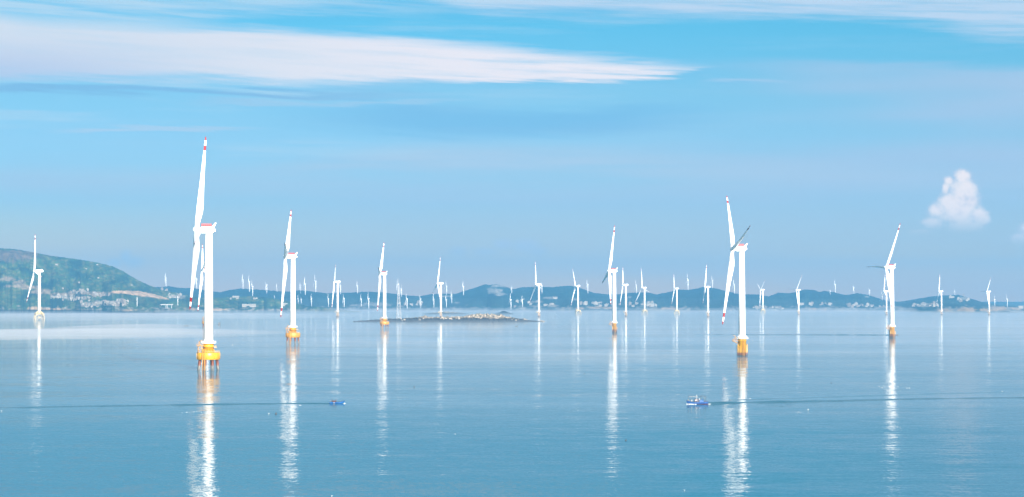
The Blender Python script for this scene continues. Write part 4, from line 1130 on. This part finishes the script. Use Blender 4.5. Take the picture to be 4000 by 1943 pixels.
for i in range(5): add('lamp', lampm, rl, (3.4 - i * 0.9, -0.5, 3.62))
mb = MB(); mb.tube((0.25, 0, 2.5), (0.25, 0, 4.4), 0.06, 0.04, n=8); mb.tube((-0.3, 0, 3.3), (0.8, 0, 3.3), 0.05, n=6); mb.box((0.15, -0.2, 4.0), (0.35, 0.2, 4.2)); add('mast', mb.mesh('boat_mast', M_WPAINT), fb)
mb = MB(); mb.lathe([(0.05, 2.1), (0.26, 2.15), (0.3, 2.4), (0.15, 2.6)], 14, (-1.05, 0.1)); add('raft_canister', mb.mesh('raft_canister', M_WPAINT), fb)
def tub(): 
    mb = MB(); mb.lathe([(0.34, 0), (0.42, 0.75), (0.46, 0.78), (0.40, 0.72)], 16); return mb.mesh('tub', M_TUB)
TUB = tub()
bm_ = Matrix.Translation((c.x, c.y, 0)) @ Matrix.Rotation(pi + 0.06, 4, 'Z')
for (x, y, z, s, lab) in ((2.75, 0.75, 1.2, 1.0, 'larger white tub on the foredeck of the blue fishing boat'), (4.15, 0.1, 1.55, 0.7, 'small white tub in the bow of the blue fishing boat'), (3.6, 0.3, 1.3, 0.45, 'smallest white pail between the two tubs on the fishing boat')):
    tag(add('tub', TUB, None, bm_ @ Vector((x, y, z)), (0, 0, 0), s), lab, 'tub')

def figure(label, M, arms):
    """standing person, one skinned body"""
    pts = [(0, 0, 0.92), (0, 0, 1.15), (0, 0, 1.38), (0, 0.01, 1.50), (0, 0.03, 1.62), (0, 0.03, 1.70)]
    rad = [0.14, 0.135, 0.15, 0.055, 0.095, 0.07]
    ed = [(0, 1), (1, 2), (2, 3), (3, 4), (4, 5)]
    for s in (-1, 1):
        b = len(pts)
        pts += [(s * 0.10, 0, 0.86), (s * 0.12, 0.03, 0.47), (s * 0.13, -0.02, 0.06), (s * 0.14, 0.14, 0.03)]
        rad += [0.085, 0.06, 0.045, 0.035]; ed += [(0, b), (b, b + 1), (b + 1, b + 2), (b + 2, b + 3)]
        a = len(pts); sh = Vector((s * 0.19, 0, 1.40)); el, ha = arms
        pts += [tuple(sh), (s * el[0], el[1], el[2]), (s * ha[0], ha[1], ha[2]), (s * ha[0] * 0.92, ha[1] + 0.09, ha[2] - 0.02)]
        rad += [0.055, 0.042, 0.032, 0.03]; ed += [(2, a), (a, a + 1), (a + 1, a + 2), (a + 2, a + 3)]
    me = bpy.data.meshes.new('person'); me.from_pydata(pts, ed, [])
    o = add('person', me); o.matrix_world = M
    sk = o.modifiers.new('skin', 'SKIN'); 
    for i, v in enumerate(me.skin_vertices[0].data): v.radius = (rad[i], rad[i]); v.use_root = i == 0
    ss_ = o.modifiers.new('smooth', 'SUBSURF'); ss_.levels = 1; ss_.render_levels = 2
    m = bpy.data.materials.new('clothed_person'); m.use_nodes = True
    t = m.node_tree; q = G(t); z = q.sep(q.new('ShaderNodeTexCoord').outputs['Object'])[2]
    cc = q.mix(q.m('GREATER_THAN', z, 0.95), (0.03, 0.05, 0.16, 1), (0.45, 0.33, 0.34, 1))
    cc = q.mix(q.m('GREATER_THAN', z, 1.49), cc, (0.45, 0.26, 0.18, 1))
    t.links.new(cc, t.nodes['Principled BSDF'].inputs['Base Color']); t.nodes['Principled BSDF'].inputs['Roughness'].default_value = 0.85
    me.materials.append(m)
    tag(o, label, 'person')
    h = MB(); h.lathe([(0.105, 1.70), (0.118, 1.74), (0.09, 1.81), (0.02, 1.835)], 12, (0, 0.03)); h.lathe([(0.20, 1.70), (0.20, 1.715), (0.1, 1.72)], 12, (0, 0.05))
    add('hat', h.mesh('sun_hat', M_WPAINT), o)
    return o
figure('person in pale top and white hat beside the wheelhouse of the fishing boat', bm_ @ Matrix.Translation((0.35, 1.2, 0.75)) @ Matrix.Rotation(-1.4, 4, 'Z'), ((0.27, 0.02, 1.15), (0.22, 0.2, 1.02)))

# small blue boat, bow to the right
A, B_ = sea(1288, 1578), sea(1348, 1578); c2 = sea(1318, 1577); L2 = (B_ - A).length
sb = thing('small_boat', 'small bright blue open boat with raised bow and a brown net heap amidships', 'boat', (c2.x, c2.y, 0), 0.05)
mb, dk, gw = hull(L2, 2.1, lambda t: 0.78 + 0.08 * (1 - t) ** 2 - 0.1 * sin(pi * t) + 0.9 * max(0, t - 0.55) ** 1.4 * 2, lambda t: 0.02 + 1.2 * max(0, t - 0.82) * 2, None, False)
hh = add('hull', mb.mesh('small_hull', [M_HULL2, M_NAVY]), sb); add('deck', dk.mesh('small_deck', M_NAVY), sb, (0, 0, -0.1)); add('gunwale', gw.mesh('small_gunwale', M_NAVY), hh)
mb = MB()
for x in (-2.55, -0.65):
    for y in (-0.7, 0.7): mb.tube((x, y, 0.4), (x, y, 2.05), 0.09, n=8)
    mb.tube((x, -0.75, 1.6), (x, 0.75, 1.6), 0.07, n=6)
mb.tube((-2.55, -0.7, 1.35), (-0.65, -0.7, 1.35), 0.06, n=6); mb.tube((-2.55, 0.7, 1.35), (-0.65, 0.7, 1.35), 0.06, n=6)
add('net_frame', mb.mesh('net_frame', M_DECK), sb)
bm = bmesh.new(); bmesh.ops.create_icosphere(bm, subdivisions=3, radius=1)
for v in bm.verts:
    k = 1 + 0.25 * mn.noise(v.co * 2.2); v.co = Vector((v.co.x * 0.85 * k, v.co.y * 0.6 * k, max(-0.2, v.co.z * 0.55 * k)))
me = bpy.data.meshes.new('net_heap'); bm.to_mesh(me); bm.free(); me.materials.append(M_NET)
bm2 = Matrix.Translation((c2.x, c2.y, 0)) @ Matrix.Rotation(0.05, 4, 'Z')
tag(add('net_heap', me, None, bm2 @ Vector((-1.6, 0, 0.78))), 'heap of brown netting in the small blue boat', 'fishing net')
mb = MB(); mb.box((-3.5, -0.25, 0.5), (-3.05, 0.25, 1.35)); mb.tube((-3.55, 0, 0.9), (-3.75, 0, -0.4), 0.1, n=6); add('outboard_motor', mb.mesh('outboard_motor', M_DARK), sb)
mb = MB(); mb.torus(0.16, 0.07, 0, 14, 8); o = add('fender', mb.mesh('white_fender', M_TUB), sb, (-1.55, -1.1, 0.35), (pi / 2, 0, 0)); o.scale = (1, 1, 1)

# bow waves and stern foam, loose flecks and modelled wake glints
pts = [(4.4, 0.9, 0.4, 0.12), (3.7, 1.25, 0.55, 0.17), (2.9, 1.55, 0.6, 0.15), (2.0, 1.75, 0.5, 0.1), (4.9, 0.3, 0.3, 0.15), (1.0, 1.85, 0.6, 0.1), (-5.6, 0.3, 0.4, 0.12), (-6.3, 0.2, 0.4, 0.08)]
tag(add('bow_foam', splash('bow_foam', pts, '', 1), None, (c.x, c.y, 0), (0, 0, pi + 0.06)), 'white foam curling along the blue fishing boat', 'foam', kind='stuff')
pts = [(3.2, -0.7, 0.25, 0.16), (3.5, -0.6, 0.2, 0.25), (3.7, -0.9, 0.3, 0.12)]
tag(add('bow_foam', splash('bow_foam_small', pts, '', 2), None, (c2.x, c2.y, 0), (0, 0, 0.05)), 'white splash under the bow of the small blue boat', 'foam', kind='stuff')
rn = random.Random(3)
def flecks(label, centre, n, sx, sy, r):
    pts = [(rn.gauss(0, sx), rn.gauss(0, sy), rn.uniform(0.4, 1) * r, 0.05 + 0.05 * rn.random()) for _ in range(n)]
    tag(add('foam_and_glint_flecks', splash('foam_and_glint_flecks', pts, '', 9), None, centre), label, 'foam', kind='stuff')
flecks('foam flecks across the light path right of the fishing boat', sea(2932, 1559), 5, 1.2, 2.0, 0.5)
flecks('white flecks modelled for wake glints crossing the reflection of the rusty monopile turbine', sea(3480, 1512), 16, 3.6, 8.0, 0.45)  # bright glints where a wake crosses the reflection, built as white lumps
flecks('foam flecks left of the reflection of the tallest turbine', sea(762, 1610), 12, 4.0, 3.0, 0.35)
flecks('foam flecks right of the second light path', sea(1175, 1584), 4, 0.9, 1.5, 0.35)

# wakes: low ridges of water trailing the boats
def wake(label, pts, w0, w1, h0, h1, seed):
    P = [sea(*q) for q in pts]; mb = MB(); S = []
    for a, b in zip(P, P[1:]):
        k = max(2, int((b - a).length / 2.5))
        S += [a.lerp(b, i / k) for i in range(k)]
    S.append(P[-1]); N = len(S)
    for i, p in enumerate(S):
        f = i / (N - 1); w = w0 + (w1 - w0) * f; h = (h0 + (h1 - h0) * f) * (0.75 + 0.6 * mn.noise(Vector((i * 0.18, seed, 0)))) * min(1, 10 * (1 - f))
        o = 0.5 * w * mn.noise(Vector((i * 0.06, seed + 5, 0)))
        for j, q in enumerate((-1, -0.6, -0.25, 0, 0.25, 0.6, 1)):
            z = h * (1 + cos(pi * q)) / 2
            mb.v.append((p.x, p.y + q * w + o, z + 0.004 if abs(q) < 1 else -0.02))
    for i in range(N - 1):
        for j in range(6): mb.face((i * 7 + j, (i + 1) * 7 + j, (i + 1) * 7 + j + 1, i * 7 + j + 1), True)
    me = mb.mesh('wake', M_WATER)
    bm = bmesh.new(); bm.from_mesh(me); bmesh.ops.recalc_face_normals(bm, faces=bm.faces)
    if sum(f.normal.z for f in bm.faces) < 0: bmesh.ops.reverse_faces(bm, faces=bm.faces)
    bm.to_mesh(me); bm.free()
    tag(add('wake', me), label, kind='structure')
wake('dark straight wake trailing right from the fishing boat', [(2767, 1577), (2900, 1573), (3200, 1568), (3600, 1559), (4150, 1552)], 2.8, 3.8, 0.75, 0.5, 1.0)
wake('faint upper arm of the fishing boat wake', [(2850, 1564), (3200, 1553), (3600, 1540), (4000, 1530)], 3.5, 7.0, 0.35, 0.22, 2.0)
wake('dark straight wake trailing left from the small boat', [(1286, 1577), (1150, 1577), (800, 1581), (400, 1587), (-150, 1596)], 2.0, 3.0, 0.55, 0.38, 3.0)
wake('thin far wake reaching the rusty monopile', [(3500, 1310), (3300, 1309), (3000, 1308), (2700, 1308)], 3.0, 5.0, 1.1, 0.7, 4.0)

# distant dark craft
def far_boat(label, px, py, Lpx, hpx, raised, mast):
    p = sea(px, py); L = Lpx * p.y / FPX; h = hpx * p.y / FPX
    root = thing('distant_boat', label, 'boat', (p.x, p.y, 0), 0.1)
    mb, dk, gw = hull(L, L * 0.3, lambda t: h * (0.5 + raised * max(0, t - 0.4)), lambda t: 0, None, False)
    add('hull', mb.mesh('distant_hull', M_DARK), root); add('deck', dk.mesh('distant_deck', M_DARK), root, (0, 0, 0))
    if mast:
        mb = MB(); mb.box((-L * 0.3, -L * 0.1, h * 0.4), (L * 0.05, L * 0.1, h * 1.0)); add('cabin', mb.mesh('distant_cabin', M_DARK), root)
        mb = MB(); mb.tube((L * 0.3, 0, h * 0.5), (L * 0.34, 0, h * mast), 0.35, 0.2, n=6); add('mast', mb.mesh('distant_mast', M_DARK), root)
far_boat('dark distant boat with a tall mast right of the tallest tower', 856, 1270, 11, 10, 1.0, 1.8)
far_boat('low dark boat lying flat left of the tallest tower', 727, 1274, 18, 3, 0.8, 0)
far_boat('dark low boat on the sea in front of the right part of the islet', 2017, 1276, 12, 4, 1.4, 0)
far_boat('tiny dark boat beside the foot of the rusty monopile turbine', 3503, 1310, 14, 4, 1.2, 0)
far_boat('tiny dark boat left of the orange monopile turbine', 2237, 1260, 5, 2.5, 1.0, 0)
far_boat('low dark skiff left of the turbine alone in the gap', 3077, 1252, 7, 2.5, 1.0, 0)

# gulls on the water and floats
def gull():
    mb = MB()
    mb.ring_loft([[(x, r * cos(2 * pi * j / 10), z + r * 0.85 * sin(2 * pi * j / 10)) for j in range(10)] for x, r, z in
                  ((-0.42, 0.02, 0.30), (-0.30, 0.07, 0.24), (-0.1, 0.15, 0.18), (0.1, 0.16, 0.18), (0.2, 0.11, 0.24), (0.24, 0.07, 0.34), (0.27, 0.075, 0.42), (0.33, 0.07, 0.45), (0.39, 0.02, 0.44))])
    bd = mb.mesh('gull_body', M_FEATHER)
    w = MB()
    for s in (-1, 1):
        w.ring_loft([[(x0, s * 0.12, 0.24), (x0 + c_, s * 0.12, 0.25), (x0 + c_, s * 0.125, 0.28)] if k == 0 else [(x0, s * y, z), (x0 + c_, s * y, z + 0.01), (x0 + c_, s * y, z + 0.03)] for k, (x0, c_, y, z) in enumerate(((-0.15, 0.32, 0.12, 0.25), (-0.2, 0.26, 0.45, 0.48), (-0.35, 0.06, 0.85, 0.42)))], smooth=False)
    bk = MB(); bk.tube((0.38, 0, 0.44), (0.47, 0, 0.42), 0.022, 0.005, n=6)
    return bd, w.mesh('gull_wings', M_FEATHER), bk.mesh('gull_bill', M_BEAK)
GB, GW, GK = gull()
for i, (px, py, s, lab) in enumerate(((908, 1348, 3.0, 'white gull flying low right of the tallest turbine foundation'), (937, 1370, 2.4, 'white gull on the water right of the yellow pile cap'), (1050, 1618, 1.9, 'white gull on the water left of the second light path, beside a dark float'),
                       (3157, 1602, 1.8, 'white gull with raised wings on the water right of the fishing boat wake'), (3152, 1287, 3.2, 'white gull on the far water left of the rusty monopile turbine'), (3915, 1531, 1.6, 'white gull on the water near the right edge'),
                       (1778, 1697, 0.9, 'tiny white gull on the open water in the middle'), (2674, 1917, 0.9, 'tiny white gull near the bottom right of the fishing boat path'), (1296, 1940, 1.1, 'white gull at the bottom edge right of the second light path'), (2939, 1331, 2.2, 'white gull on the water right of the bright yellow monopile'),
                       (3415, 1359, 2.0, 'white gull on the water left of the rusty monopile reflection'), (6, 1607, 1.5, 'white gull on the water at the left edge'))):
    p = sea(px, py); r = thing('gull', lab, 'gull', p, i * 1.1, 'gulls resting on the calm sea', s * 0.45)
    add('body', GB, r); add('wings', GW, r); add('bill', GK, r)
def float_mesh():
    mb = MB(); mb.lathe([(0.05, -0.2), (0.3, -0.1), (0.36, 0.15), (0.25, 0.42), (0.06, 0.5), (0.04, 0.9), (0.0, 0.92)], 12); return mb.mesh('float', M_BUOY)
FL = float_mesh()
for px, py, s, lab in ((1078, 1619, 1.3, 'dark float on the water beside the gull left of the second light path'), (1618, 1512, 0.9, 'small dark float left of the orange monopile light path'), (2445, 1722, 0.8, 'small dark float right of the orange monopile light path'), (3247, 1497, 0.9, 'small dark float on the water left of the rusty monopile light path'), (2283, 1460, 0.8, 'dark float on the pale water between the two middle light paths')):
    tag(add('float', FL, None, sea(px, py), (0, 0, 0), s), lab, 'float')
